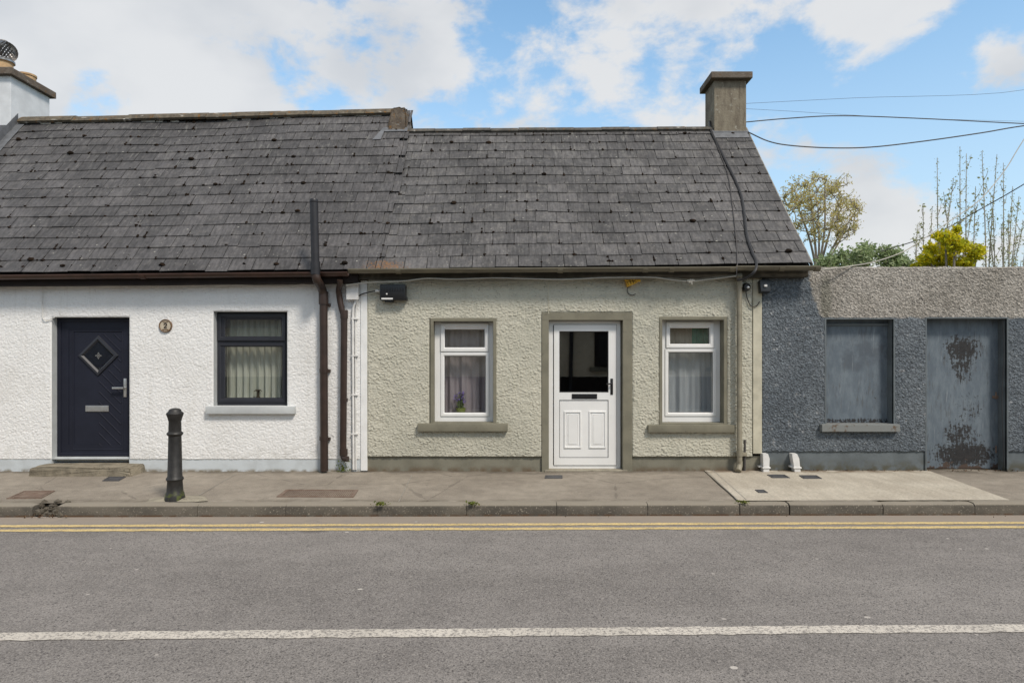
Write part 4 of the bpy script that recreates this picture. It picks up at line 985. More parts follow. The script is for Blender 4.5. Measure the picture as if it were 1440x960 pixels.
for zc in (PZ(478, y), PZ(600, y)): mb.box(PX(868, y), PX(872, y), y - .006, y + .0, zc - .03, zc + .03, .002)
# surround round the door (three sides plus reveal)
mb = MB(); mb.ring(cd_o[0] - .09, cd_o[1] + .13, -.35, cd_o[3] + .10, [(0, 9.02), (0, CY - .012), (.006, CY - .018), (.086, CY - .018), (.09, CY - .012), (.09, y + .1)], closed=False)
s_ = MB()
xa, xb, zt = cd_o[0] - .09, cd_o[1] + .13, cd_o[3] + .10; ia, ib, it = cd_o[0] + .006, cd_o[1] + .004, cd_o[3] - .002; yf = CY - .018
s_.box(xa, ia, yf, y + .1, -.05, it, .004); s_.box(ib, xb, yf, y + .1, -.05, it, .004); s_.box(xa, xb, yf, y + .1, it, zt, .004)
s_.build('surround', M['olive'], door)
mb = MB(); mb.box(ia - .06, ib + .06, 8.95, y + .05, -.03, .022, .008); mb.build('threshold', M['collar'], door)
mb = MB(); mb.tube(bend([pt(771.5, 396, 8.968), pt(771, 415, 8.966), pt(771.5, 441, 8.966)], 4), .007, 6); mb.build('painted_cable', M['cream_smooth'], cc, smooth=True)
# wall fittings
wb = thing('alarm_box', (PX(552), 8.95, PZ(424)), 'black plastic equipment box with white label under the cream eaves', 'equipment box')
Yb = 8.88
mb = MB(); mb.box(PX(534.5, Yb), PX(570.5, Yb), Yb - .03, 8.98, PZ(422, Yb), PZ(400, Yb), .014)
for k in range(9): mb.box(PX(537 + k * 3.7, Yb), PX(538.6 + k * 3.7, Yb), Yb - .036, Yb - .026, PZ(410, Yb), PZ(401.5, Yb), .002)
mb.box(PX(541, Yb), PX(552, Yb), Yb - .01, 8.97, PZ(424.5, Yb), PZ(421.5, Yb), .004); mb.box(PX(566, Yb), PX(572, Yb), Yb - .0, 8.97, PZ(422, Yb), PZ(417, Yb), .006); mb.build('housing', M['black'], wb, smooth=True)
mb = MB(); mb.box(PX(537, Yb), PX(553, Yb), Yb - .034, Yb - .029, PZ(421.3, Yb), PZ(419, Yb), .001); mb.box(PX(543.5, Yb), PX(545.5, Yb), Yb - .034, Yb - .029, PZ(414.5, Yb), PZ(412.5, Yb), .001); mb.build('label_strip', M['white_plastic'], wb)
mb = MB(); mb.tube([pt(534, 409, Yb + .02), pt(528, 409, Yb + .02)], .016, 10); mb.build('cable_gland', M['white_plastic'], wb)
mb = MB(); mb.tube(bend([pt(528, 409, Yb + .02), pt(518, 411, Yb + .03), pt(508, 414, 8.93), pt(502, 418, 8.93)], 4), .008, 8); mb.build('lead', M['cable_black'], wb, smooth=True)

cam_ = thing('security_camera', (PX(1049.5), 8.96, PZ(404)), 'small round black security camera beside the cream downpipe', 'camera')
Yc = 8.90; cx_, cz_ = PX(1049.5, Yc), PZ(403.5, Yc)
def ydisc(mb, cx, cz, prof, seg=20):
    vs = []
    for r, y_ in prof: vs += [(cx + r * math.cos(2 * math.pi * k / seg), y_, cz + r * math.sin(2 * math.pi * k / seg)) for k in range(seg)]
    n = len(prof); mb.add(vs, [(i * seg + k, i * seg + (k + 1) % seg, (i + 1) * seg + (k + 1) % seg, (i + 1) * seg + k) for i in range(n - 1) for k in range(seg)] + [tuple(range(seg)), tuple((n - 1) * seg + k for k in range(seg))])
mb = MB(); ydisc(mb, cx_, cz_, [(.055, 8.985), (.055, 8.95), (.058, 8.93), (.056, 8.89), (.040, 8.862), (.036, 8.862), (.034, 8.872)]); mb.build('housing', M['black'], cam_, smooth=True)
mb = MB(); ydisc(mb, cx_ + .012, cz_ - .008, [(.020, 8.872), (.020, 8.858), (.014, 8.852), (.004, 8.850)], 14); mb.build('lens', M['steel'], cam_, smooth=True)
mb = MB(); mb.tube(bend([(cx_ + .01, 8.95, cz_ - .05), pt(1051, 420, 8.95), pt(1056, 430, 8.945), pt(1064, 430, 8.94), pt(1068, 424, 8.95)], 4), .006, 6); mb.build('lead', M['cable_black'], cam_, smooth=True)
fl_ = thing('floodlight', (PX(1076), 8.95, PZ(410)), 'black floodlight on the grey wall under the gutter end', 'floodlight')
Yf = 8.86
mb = MB(); mb.box(PX(1068.5, Yf), PX(1083, Yf), Yf - .02, 8.94, PZ(411, Yf), PZ(393, Yf), .012, Matrix.Translation((PX(1075, Yf), Yf, PZ(402, Yf))) @ Matrix.Rotation(R(-12), 4, 'X') @ Matrix.Translation((-PX(1075, Yf), -Yf, -PZ(402, Yf)))); mb.build('housing', M['black'], fl_, smooth=True)
mb = MB(); mb.box(PX(1071, Yf), PX(1074.5, Yf), 8.93, 8.985, PZ(408, Yf), PZ(396, Yf), .004); mb.build('bracket', M['black'], fl_)
mb = MB(); mb.box(PX(1073, Yf), PX(1077, Yf), Yf - .05, Yf - .018, PZ(403.5, Yf), PZ(400.5, Yf), .003); mb.build('sensor', M['white_plastic'], fl_)
yb_ = thing('alarm_cover', (PX(888), 8.95, PZ(398)), 'broken yellow plastic cover wedged under eaves above the white door', 'cover')
mb = MB(); Yy = 8.90
mb.prism([(PX(878, Yy), PZ(391, Yy)), (PX(880.5, Yy), PZ(396, Yy)), (PX(882, Yy), PZ(403.5, Yy)), (PX(887, Yy), PZ(401.5, Yy)), (PX(894, Yy), PZ(398.5, Yy)), (PX(898.5, Yy), PZ(396, Yy)), (PX(900.5, Yy), PZ(391, Yy))], Yy - .03, 8.985)
mb.box(PX(878, Yy), PX(883, Yy), Yy - .045, Yy - .028, PZ(396, Yy), PZ(391, Yy), .005); mb.box(PX(893, Yy), PX(900, Yy), Yy - .042, Yy - .028, PZ(396.5, Yy), PZ(391.5, Yy), .005); mb.build('shell', M['yellow'], yb_)
mb = MB()
for k in range(4): mb.tube([pt(881 + k * 4.2, 392, Yy - .036), pt(884 + k * 3.6, 401 - k * 1.2, Yy - .036)], .003, 5)
mb.tube([pt(880, 396, Yy - .036), pt(898, 395, Yy - .036)], .003, 5); mb.build('cracks', M['dark_timber'], yb_)
mb = MB(); mb.tube(bend([pt(884, 402, 8.94), pt(882, 408, 8.95), pt(884, 413, 8.95), pt(889, 415, 8.945), pt(894, 413, 8.94)], 4), .006, 6); mb.build('loose_wire', M['cable_black'], yb_, smooth=True)

# cables along the wall under the eaves
def cable(name, mat, label, pts, r, cat='cable', group=None, seg=6):
    mb = MB(); mb.tube(bend(pts, 6), r, seg); o = mb.build(name, mat, smooth=True); return tag(o, label, cat, group)
Yc = 8.81
cable('cable', M['cable_pale'], 'pale cable sagging under the cream gutter from junction box to downpipe', [pt(486, 401, 8.82), pt(520, 397, Yc), pt(565, 395.5, Yc), pt(600, 391.5, Yc), pt(640, 392.5, Yc), pt(700, 391, Yc), pt(790, 393, Yc), pt(850, 390.5, Yc), pt(915, 390, Yc), pt(945, 393.5, Yc), pt(970, 395.5, Yc), pt(1000, 392.5, Yc), pt(1036, 388, Yc - .02)], .010, group='cables under the eaves')
cable('cable', M['olive_gutter'], 'olive painted cable looping beneath the pale one above the cream windows', [pt(520, 394.5, 8.825), pt(600, 394.5, 8.825), pt(700, 395, 8.825), pt(810, 391.5, 8.825), pt(860, 392.5, 8.825), pt(940, 391, 8.825), pt(970, 393, 8.82), pt(1010, 389, 8.82), pt(1040, 386, 8.8)], .008, group='cables under the eaves')
mb = MB(); rnd = random.Random(2)
for k in range(5): mb.tube([pt(967 + rnd.uniform(0, 8), 391 + rnd.uniform(0, 3), 8.80), pt(968 + rnd.uniform(0, 7), 397 + rnd.uniform(0, 3), 8.79)], .010, 6)
mb.box(PX(966, 8.8), PX(977, 8.8), 8.785, 8.815, PZ(396, 8.8), PZ(393.5, 8.8), .004); o = mb.build('cable_clamp', M['cable_pale'], smooth=True); tag(o, 'knotted pale cable clamp above the window beside the downpipe', 'clamp')
cable('cable', M['cable_white'], 'thin white cable along the top of the white wall', [pt(-60, 404, 8.955), pt(40, 403, 8.955), pt(130, 402.5, 8.955), pt(230, 402, 8.955), pt(330, 400.5, 8.955), pt(400, 402, 8.95), pt(436, 398, 8.94)], .005)
cable('cable', M['cable_white'], 'short white cable dropping to the navy door corner', [pt(60, 403.5, 8.955), pt(59.5, 425, 8.955), pt(60, 446, 8.955), pt(64, 450, 8.955), pt(70, 449, 8.96), pt(77, 446, 8.965)], .006)
# roof cables
def onroof(x_px, y_px, lift=.03):
    # walk up the slope until the photo row is reached
    for i in range(400):
        s = i / 400 * CL; p = None
        for _ in range(2):
            Y_ = CP(0, s).y; X_ = PX(x_px, Y_); p = CP(max(-1.7, min(4.0, X_)), s)
        if HY - (p.z - H) * F / p.y <= y_px: break
    return p + cn_ * lift
rc = [onroof(1000, 188), onroof(1010, 208), onroof(1022, 232), onroof(1034, 256), onroof(1043, 280), onroof(1047, 305), onroof(1050, 335), onroof(1057, 358), onroof(1062, 370)]
cable('roof_cable', M['cable_black'], 'thick dark cable snaking down the slates from the cottage chimney', [(3.42, 11.3, H + 4.05)] + rc + [pt(1063, 378, 8.64), pt(1057, 386, 8.64), pt(1046, 392, 8.76), pt(1036, 394, 8.80)], .019)
cable('roof_cable', M['cable'], 'thin grey cable straight down the slates beside the thick one', [onroof(1003, 195), onroof(1014, 222), onroof(1024, 250), onroof(1030, 290), onroof(1034, 330), onroof(1036, 368), pt(1036, 378, 8.66), pt(1036, 390, 8.70), pt(1037, 394, 8.80)], .006)
# drain pipe boots beside the corner
for i, (pa, lab) in enumerate(((1076, 'white pipe boot standing against the cottage corner'), (1120, 'slanted white pipe boot standing against the grey plinth'))):
    b0 = Vector((PX(pa, 8.93), 8.93, pavz(8.93))); e = thing('pipe_boot', b0, lab, 'pipe boot', 'white pipe boots on the pavement')
    mb = MB(); sl = -.0 if i == 0 else -.035
    poly = [(-.040, 0), (.040, 0), (.040, .06), (.044, .19), (.022, .255), (-.044, .255), (-.046, .21), (-.040, .06)]
    poly = [(b0.x + (x if i == 0 else x) + (sl * (z / .27)), b0.z + z) for x, z in poly]; mb.prism(poly, 8.885, 8.99)
    mb.build('boot', M['white_plastic'], e)
    mb = MB(); mb.box(b0.x - .055 + sl * .2, b0.x + .055 + sl * .2, 8.875, 8.992, b0.z + .055, b0.z + .075, .004); mb.box(b0.x - .085, b0.x - .04, 8.93, 8.99, b0.z + .062, b0.z + .085, .004); mb.build('strap', M['white_plastic'], e)

# ================================================================== GREY ROADSIDE WALL
gw = thing('roadside_wall', (PX(1250), FY, 0), 'blue-grey painted pebbledash wall with blocked window and peeling door', 'wall')
GY = 8.985; gx1_ = 9.2
gwin = (PX(1160.5), PX(1255), PZ(596), PZ(449)); gdoor = (PX(1301.5), PX(1414), -.02, PZ(448))
ztop = PZ(376)
rough_wall('face', M['grey_wall'], gw, CX1, gx1_, PZ(634), ztop, [gwin, gdoor, (CX1 - .01, 4.06, PZ(389), ztop + .1)], GY, .0072, relief_grey, 51, .012)
mb = MB(); mb.box(CX1, gdoor[0] - .004, 8.992, 9.2, -.06, PZ(634)); mb.build('plinth', M['grey_paint'], gw); mb = MB(); mb.box(gdoor[1] + .004, gx1_, 8.992, 9.2, -.06, PZ(634)); mb.build('plinth', M['grey_paint'], gw)
mb = MB()
e_ = .004
for (a, b, c, e) in ((4.04, gwin[0] - e_, PZ(634) + e_, ztop), (gwin[1] + e_, gdoor[0] - e_, PZ(634) + e_, ztop), (gdoor[1] + e_, gx1_, PZ(634) + e_, ztop)): mb.box(a, b, 8.990, 9.30, c, e - .002)
mb.box(gwin[0] - e_, gwin[1] + e_, 8.991, 9.299, gwin[3] + e_, ztop - .003); mb.box(gdoor[0] - e_, gdoor[1] + e_, 8.991, 9.299, gdoor[3] + e_, ztop - .003); mb.box(gwin[0] - e_, gwin[1] + e_, 8.991, 9.299, PZ(634) + e_, gwin[2] - e_)
mb.box(gwin[0] - e_, gwin[1] + e_, 9.18, 9.298, gwin[2] - e_, gwin[3] + e_); mb.box(gdoor[0] - e_, gdoor[1] + e_, 9.2, 9.298, -.05, gdoor[3] + e_)
mb.build('core', M['grey_wall'], gw)
mb = MB(); bm = bmesh.new()
rnd = random.Random(31); xs_ = np.linspace(4.05, gx1_, 90); vs = []
for x in xs_: 
    j = rnd.uniform(0, .012); vs += [(x, 8.972, ztop - .02), (x, 8.985, ztop + j), (x, 9.31, ztop + j), (x, 9.31, ztop - .02)]
mb.add(vs, [(4 * i + k, 4 * i + 4 + k, 4 * i + 5 + k, 4 * i + 1 + k) for i in range(89) for k in range(3)] + [(0, 1, 2, 3)]); mb.build('coping', M['grey_wall'], gw)
mb = MB(); bx0, bx1 = gwin[0], gwin[1]; mb.box(bx0, bx1, 9.12, 9.16, gwin[2], gwin[3] - .0, .002); win = mb.build('window', M['sheet_board'], gw, label='boarded-up window painted blue-grey')
mb = MB(); mb.ring(*gwin, [(-.0, GY), (0, 9.13)], closed=False); mb.ring(gwin[0], gwin[1], gwin[2], gwin[3], [(-.02, GY + .005), (-.02, GY - .014), (0, GY - .014), (0, GY + .02)], closed=False); mb.build('surround', M['grey_paint'], win, recalc=False)
mb = MB(); mb.box(bx0, bx1, 9.10, 9.125, gwin[3] - .085, gwin[3] - .05, .003); mb.build('batten', M['grey_paint'], win)
mb = MB(); mb.box(PX(1156, 8.9), PX(1266, 8.9), 8.90, 9.12, PZ(607, 8.9), PZ(596.5, 8.9), .008); mb.build('sill', M['old_sill'], win)
mb = MB(); mb.box(gdoor[0], gdoor[1], 9.14, 9.19, .012, gdoor[3], .003); dr = mb.build('door', M['sheet_door'], gw, label='flush blue-grey door with paint peeling to brown')
mb = MB(); mb.ring(*gdoor, [(0, GY), (0, 9.15)], closed=False); mb.ring(gdoor[0], gdoor[1], gdoor[2] - .1, gdoor[3], [(-.02, GY + .005), (-.02, GY - .014), (0, GY - .014), (0, GY + .02)], closed=False); mb.build('surround', M['grey_paint'], dr, recalc=False)
mb = MB(); mb.box(PX(1396, 9.13), PX(1405, 9.13), 9.13, 9.142, PZ(560, 9.13), PZ(556, 9.13), .002)
for py in (556, 632): mb.tube([(PX(1403, 9.1), 9.132, PZ(py - 5, 9.1)), (PX(1403, 9.1), 9.132, PZ(py + 5, 9.1))], .009, 8)
mb.build('hinge', M['rust'], dr)
mb = MB(); mb.tube(bend([pt(1410, 452, 8.97), pt(1412, 500, 8.975), pt(1409, 560, 8.975), pt(1412, 655, 8.975)], 4), .004, 5); mb.build('cable', M['cable_black'], gw)

# ================================================================== COVERS IN THE PAVEMENT
def cover(name, corners, mat, label, cat, bars=0, lift=.004, group=None):
    c = [Vector(pav(*p)) for p in corners]; mid = sum(c, Vector()) / 4; mid.z = pavz(mid.y)
    t = thing(name, mid, label, cat, group)
    def q(u, v, dz): p = (c[0] * (1 - u) + c[1] * u) * (1 - v) + (c[3] * (1 - u) + c[2] * u) * v; return (p.x, p.y, pavz(p.y) + dz)
    mb = MB(); e = .05
    loops = [[q(u, v, d) for u, v in uv] for uv, d in (((( 0, 0), (1, 0), (1, 1), (0, 1)), lift - .02), (((0, 0), (1, 0), (1, 1), (0, 1)), lift + .004), (((e, e * 2), (1 - e, e * 2), (1 - e, 1 - e * 2), (e, 1 - e * 2)), lift + .004), (((e, e * 2), (1 - e, e * 2), (1 - e, 1 - e * 2), (e, 1 - e * 2)), lift - .012))]
    mb.add([p for l in loops for p in l], [(a * 4 + k, a * 4 + (k + 1) % 4, a * 4 + 4 + (k + 1) % 4, a * 4 + 4 + k) for a in range(3) for k in range(4)] + ([(12, 13, 14, 15)])); mb.build('frame', mat, t, recalc=False)
    mb = MB()
    if bars:
        for i in range(bars):
            u = e + (1 - 2 * e) * (i + .2) / bars; u2 = u + (1 - 2 * e) * .55 / bars
            mb.quad(q(u, .1, lift + .003), q(u2, .1, lift + .003), q(u2, .9, lift + .003), q(u, .9, lift + .003))
    else:
        mb.quad(q(e * 1.6, e * 3, lift + .002), q(1 - e * 1.6, e * 3, lift + .002), q(1 - e * 1.6, 1 - e * 3, lift + .002), q(e * 1.6, 1 - e * 3, lift + .002))
        for (u, v) in ((.15, .5), (.85, .5)):
            a, b, cc_, d = q(u - .04, v - .1, lift + .0045), q(u + .04, v - .1, lift + .0045), q(u + .04, v + .1, lift + .0045), q(u - .04, v + .1, lift + .0045); mb.quad(a, b, cc_, d)
    mb.build('grille' if bars else 'lid', mat, t, recalc=False)
cover('manhole_cover', [(9, 701), (58, 700.5), (77, 690), (34, 690.5)], M['rust'], 'rusty brick-red manhole cover in the pavement near the broken kerb', 'manhole cover')
cover('access_cover', [(144, 676), (167, 676), (177, 670.5), (153, 670.5)], M['iron'], 'grey access cover set in the pavement below the navy door', 'access cover')
cover('drain_grate', [(389, 698.5), (497, 699), (504, 689), (402, 688.5)], M['rust'], 'wide rusty ribbed drain grate in the pavement', 'drain grate', 34)
cover('access_cover', [(766, 672.5), (791, 672.5), (791, 668.5), (767, 668.5)], M['iron'], 'narrow grey access cover in front of the white door', 'access cover')
cover('access_cover', [(1086, 673), (1111, 673), (1103, 668.5), (1078.5, 668.5)], M['iron'], 'grey access cover on pale concrete between the white pipe boots', 'access cover', lift=.014)
cover('access_cover', [(1130, 674), (1156, 674), (1148, 669.5), (1123.5, 669.5)], M['iron'], 'grey access cover on pale concrete farthest from the cottage', 'access cover', lift=.014)
cover('access_cover', [(1067, 694), (1080, 694), (1074, 690), (1061.5, 690)], M['iron'], 'smallest access cover, alone on pale concrete nearest the kerb', 'access cover', lift=.014)
# weeds in the kerb joints
for (px_, py_, sc_, lab) in ((535, 712, 1.0, 'green weed tuft in the kerb joint below the corner of two cottages'), (664, 711, .8, 'green weed tuft in the kerb joint below the lavender window'), (1047, 709, .7, 'brownish weed tuft in the kerb joint at the pale concrete edge')):
    x, yy, z = pav(px_, py_); mb = MB(); rnd = random.Random(px_)
    for k in range(70):
        a = rnd.uniform(0, 6.28); r = min(.085, abs(rnd.gauss(0, .045))) * sc_; leafquad(mb, (x + r * 1.4 * math.cos(a), yy + .05 + r * .6 * math.sin(a), z + .005 + rnd.random() * .035 * sc_), rnd.uniform(.008, .018), rnd, .6)
    o = mb.build('weed', M['leaf_weed'], recalc=False); tag(o, lab, 'weed', 'weeds in the kerb')
mb = MB(); rnd = random.Random(77)
for k in range(90): leafquad(mb, (PX(485) + max(-.09, min(.09, rnd.gauss(0, .05))), 8.93 - rnd.uniform(0, .04), .01 + min(.14, abs(rnd.gauss(0, .07)))), rnd.uniform(.01, .022), rnd, .6)
o = mb.build('weed', M['leaf_weed'], recalc=False); tag(o, 'weed growing under the broken foot of the brown downpipe', 'weed')

# ================================================================== PLANTS BEHIND THE WALL
def grow(wood, leaf, p, d, length, r, depth, rnd, spread, leafsize, leafn, bias=(0, 0, .15), min_depth_leaf=1):
    p = Vector(p); d = Vector(d).normalized(); n = 4; pts = [p]; rs = [r]
    for i in range(n):
        d = (d + Vector((rnd.gauss(0, .12), rnd.gauss(0, .12), rnd.gauss(0, .08))) + Vector(bias) * .35).normalized()
        p = p + d * length / n; pts.append(p); rs.append(max(.008, r * (1 - .35 * (i + 1) / n)))
    wood.tube(pts, rs, 6 if depth > 2 else 4, caps=False)
    if depth <= min_depth_leaf:
        for k in range(leafn):
            q = rnd.choice(pts[1:]) + Vector((rnd.gauss(0, 1), rnd.gauss(0, 1), rnd.gauss(0, 1))) * leafsize * 1.6; leafquad(leaf, q, leafsize * rnd.uniform(.6, 1.3), rnd, .55)
    if depth <= 0: return
    for k in range(rnd.randint(2, 3) + (1 if depth > 2 else 0)):
        i = rnd.randint(2, n); a = rnd.uniform(0, 6.28); ax = d.orthogonal().normalized(); ax.rotate(Quaternion(d, a))
        nd = (d + ax * rnd.uniform(.5, 1.0) * spread).normalized()
        grow(wood, leaf, pts[i], nd, length * rnd.uniform(.58, .82), rs[i] * .72, depth - 1, rnd, spread, leafsize, leafn, bias, min_depth_leaf)
Yt = 20.0; base = Vector((PX(1150, Yt), Yt, -.2))
tr = thing('tree', base, 'sparse spring tree with ochre leaves beyond the cottage gable', 'tree')
wood, leaf = MB(), MB(); rnd = random.Random(14)
def tp_(px, py, dy=0): return Vector(pt(px, py, Yt + dy))
wood.tube(bend([base, tp_(1148, 430), tp_(1150, 385)], 4), [.13 - .008 * i for i in range(9)], 8)
nodes = []
for (px, py, dy, mid) in ((1096, 300, .4, (1128, 345)), (1112, 268, -.5, (1135, 330)), (1138, 262, .3, (1143, 320)), (1160, 258, -.2, (1156, 322)), (1182, 272, .5, (1168, 328)), (1204, 296, -.3, (1178, 340)), (1150, 285, .8, (1150, 340)), (1192, 318, .2, (1172, 352))):
    P_ = bend([tp_(1150, 388), tp_(mid[0] + rnd.uniform(-4, 4), mid[1], dy * .5), tp_(px, py, dy)], 6); L_ = len(P_)
    wood.tube(P_, [.042 - .026 * k / L_ for k in range(L_)], 6, caps=False); nodes += P_[3:]
tg = []
while len(tg) < 150:
    a = rnd.uniform(-1, 1); b = rnd.uniform(-1, 1); c = rnd.uniform(-1, 1); q = a * a + b * b + c * c
    if q > 1 or rnd.random() > .25 + q * .9: continue
    tg.append(tp_(1150 + a * 66 + rnd.gauss(0, 4), 293 + b * 50 + (12 if a > .3 else 0) * a, c * 1.2))
tg.sort(key=lambda t: (t - tp_(1150, 340)).length)
for t in tg:
    n0 = min(nodes, key=lambda q: (q - t).length + (.6 if q.z > t.z else 0)); m_ = n0.lerp(t, .5) + Vector((rnd.gauss(0, .05), rnd.gauss(0, .05), -.05 + rnd.gauss(0, .04)))
    P_ = bend([n0, m_, t], 3); L_ = len(P_); wood.tube(P_, [.018 - .008 * k / L_ for k in range(L_)], 4, caps=False); nodes += P_[2:]
    for k in range(3):
        q = P_[rnd.randint(2, L_ - 1)]; e_ = q + Vector((rnd.gauss(0, .16), rnd.gauss(0, .16), rnd.uniform(.02, .26))); wood.tube([q, e_], [.009, .006], 3, caps=False)
        for r_ in range(15): leafquad(leaf, q.lerp(e_, rnd.random()) + Vector((rnd.gauss(0, .055), rnd.gauss(0, .055), rnd.gauss(0, .055))), rnd.uniform(.018, .046), rnd, .55)
wood.build('trunk', M['bark'], tr, smooth=True, recalc=False); leaf.build('crown', M['leaf_ochre'], tr, recalc=False)

def bush(name, lab, cat, cx, Y, z0, blobs, n, size, mat, seed, wood_m='bark', trunk_h=1.0):
    e = thing(name, (cx, Y, z0), lab, cat); rnd = random.Random(seed); lf, wd = MB(), MB()
    tot = sum(b[3] ** 2 for b in blobs)
    for (dx, dy, dz, r) in blobs:
        for k in range(int(n * r * r / tot)):
            q = Vector((rnd.gauss(0, 1), rnd.gauss(0, 1), rnd.gauss(0, 1))).normalized() * r * (rnd.random() ** .45) * rnd.choice((.8, .95, 1.05, 1.15, 1.3, 1.5))
            leafquad(lf, Vector((cx + dx, Y + dy, z0 + dz)) + q, size * rnd.uniform(.6, 1.4), rnd, .55)
        c = Vector((cx + dx, Y + dy, z0 + dz))
        wd.tube(bend([(cx + dx * .2, Y + dy * .2, z0), (cx + dx * .6, Y + dy * .6, z0 + dz * .55), c], 3), [.05 - .006 * i for i in range(7)], 6)
        for k in range(9):
            t = Vector((rnd.gauss(0, 1), rnd.gauss(0, 1), abs(rnd.gauss(0, 1)))).normalized() * r * rnd.uniform(.7, 1.1); wd.tube([c - Vector((0, 0, r * .3)), c + t * .5, c + t], [.02, .012, .005], 4)
    wd.build('trunk', M[wood_m], e, recalc=False); lf.build('crown', mat, e, recalc=False)
def bl(cx, Y, z0, lst): return [(PX(px, Y) - cx, dy, PZ(py, Y) - z0, r / F * Y) for px, py, dy, r in lst]
Y_ = 16.0; c_ = PX(1225, Y_)
bush('bush', 'grey-green leafy bush showing above the wall beside the cottage gable', 'bush', c_, Y_, -.2, bl(c_, Y_, -.2, [(1160, 374, 0, 14), (1176, 366, .3, 13), (1190, 360, .2, 14), (1203, 364, -.3, 15), (1216, 353, 0, 13), (1228, 357, .4, 15), (1241, 358, -.1, 13), (1252, 364, -.2, 14), (1265, 364, .2, 12), (1278, 371, .1, 10), (1290, 376, .3, 8), (1185, 376, -.2, 13), (1215, 374, .3, 13), (1240, 376, -.2, 12), (1262, 378, .2, 12)]), 5200, .046, M['leaf_green'], 4)
Y_ = 12.2; c_ = PX(1335, Y_)
bush('golden_bush', 'bright yellow-green rounded bush behind the grey wall', 'bush', c_, Y_, -.2, bl(c_, Y_, -.2, [(1304, 364, 0, 9), (1300, 374, .2, 8), (1313, 350, .1, 9), (1320, 338, -.2, 8), (1330, 329, .2, 7), (1340, 324, -.1, 6), (1350, 333, .2, 8), (1361, 343, .1, 7), (1368, 357, -.1, 8), (1366, 371, .2, 9), (1327, 348, -.3, 11), (1344, 345, .3, 11), (1355, 358, -.3, 11), (1335, 362, .1, 12), (1318, 364, .3, 11), (1346, 374, -.2, 11), (1322, 377, .2, 11)]), 5600, .036, M['leaf_yellow'], 9)
def shoots(name, lab, tops, Y, seed):
    cx = sum(t[0] for t in tops) / len(tops); bx = PX(cx, Y); e = thing(name, (bx, Y, -.2), lab, 'shrub'); rnd = random.Random(seed); wd, lf = MB(), MB()
    for (px, py, lean) in tops:
        top = Vector(pt(px, py, Y + rnd.uniform(-.3, .3))); bot = Vector((PX(px - lean, Y), Y + rnd.uniform(-.3, .3), .2)); m = bot.lerp(top, .55) + Vector((rnd.gauss(0, .09), 0, 0))
        P_ = bend([bot, m, top], 8); L_ = len(P_); wd.tube(P_, [.022 - .018 * i / L_ for i in range(L_)], 5)
        for i in range(4, L_ - 1):
            for k in range(20):
                q = P_[i].lerp(P_[i + 1], rnd.random()); h = i / L_; leafquad(lf, q + Vector((rnd.gauss(0, .035), rnd.gauss(0, .035), 0)) * (1.25 - .7 * h), rnd.uniform(.012, .028) * (1.35 - .6 * h), rnd, .5)
            if rnd.random() < .5:     # side twigs
                a = rnd.choice((-1, 1)); q = P_[i]; tip = q + Vector((a * rnd.uniform(.05, .17), rnd.uniform(-.1, .1), rnd.uniform(.14, .42))) * (1.3 - .6 * i / L_); wd.tube([q, q.lerp(tip, .5) + Vector((a * .02, 0, 0)), tip], [.007, .005, .003], 4)
                for k in range(9): leafquad(lf, q.lerp(tip, rnd.random()) + Vector((rnd.gauss(0, .03), rnd.gauss(0, .03), rnd.gauss(0, .03))), rnd.uniform(.015, .038), rnd, .6)
    wd.build('stem', M['stem'], e, recalc=False); lf.build('leaves', M['leaf_bud'], e, recalc=False)
shoots('shrub', 'tall bare upright shoots rising beside and behind the yellow bush', [(1318, 222, 3), (1298, 288, -14), (1341, 250, 2), (1350, 206, 4), (1359, 216, -3), (1311, 290, -10), (1381, 212, 10), (1327, 270, -6), (1346, 300, -14), (1372, 262, 26), (1290, 315, -8), (1366, 300, 30)], 13.0, 5)
shoots('shrub', 'slender budding shoots leaning at the picture edge above the wall', [(1402, 217, 6), (1411, 229, 12), (1424, 262, 22), (1433, 276, 34), (1396, 275, -8), (1418, 300, 26), (1440, 310, 44), (1388, 300, -12), (1452, 250, 30), (1470, 270, 50), (1408, 315, 16), (1430, 330, 40)], 13.4, 6)

# ================================================================== OVERHEAD LINES
tp = thing('telegraph_pole', (10.6, 12.0, -.2), 'creosoted timber pole carrying the overhead cables', 'telegraph pole')
mb = MB(); mb.tube([(10.6, 12, -.2), (10.6, 12, 7.6)], [.15, .11], 14); mb.build('post', M['pole_wood'], tp, smooth=True)
mb = MB(); mb.box(10.0, 11.2, 11.84, 11.9, 7.0, 7.1, .01); mb.build('crossarm', M['pole_wood'], tp)
grp = 'overhead cables from the chimney'
ov = [('highest faint overhead wire rising from chimney to picture edge', [(3.99, 11.3, PZ(146, 11.3)), pt(1200, 138, 11.5), pt(1440, 126.5, 11.8), (10.3, 11.87, 7.05)], .0028),
      ('fainter second wire ending short above the thick overhead cable', [(3.99, 11.2, PZ(153, 11.2)), pt(1110, 156.5, 11.4), pt(1180, 161, 11.8), pt(1300, 167, 13.5), pt(1480, 172, 15)], .0026),
      ('thick upper overhead cable bowing upward from chimney to picture edge', [(3.99, 11.4, PZ(172.5, 11.4)), pt(1110, 166.5, 11.5), pt(1185, 163, 11.6), pt(1300, 167, 11.8), pt(1440, 174, 12), (10.6, 11.9, PZ(177, 11.9))], .0095),
      ('thick lower overhead cable sagging from roof edge to picture edge', [onroof(1052, 190, .05), pt(1080, 198.5, 11.3), pt(1110, 204.5, 11.4), pt(1165, 208, 11.5), pt(1225, 207, 11.6), pt(1300, 198.5, 11.75), pt(1380, 187, 11.85), pt(1440, 177, 12), (10.6, 11.9, PZ(166, 11.9))], .011)]
for lab, pts, r in ov: cable('overhead_cable', M['cable'], lab, pts, r, group=grp)
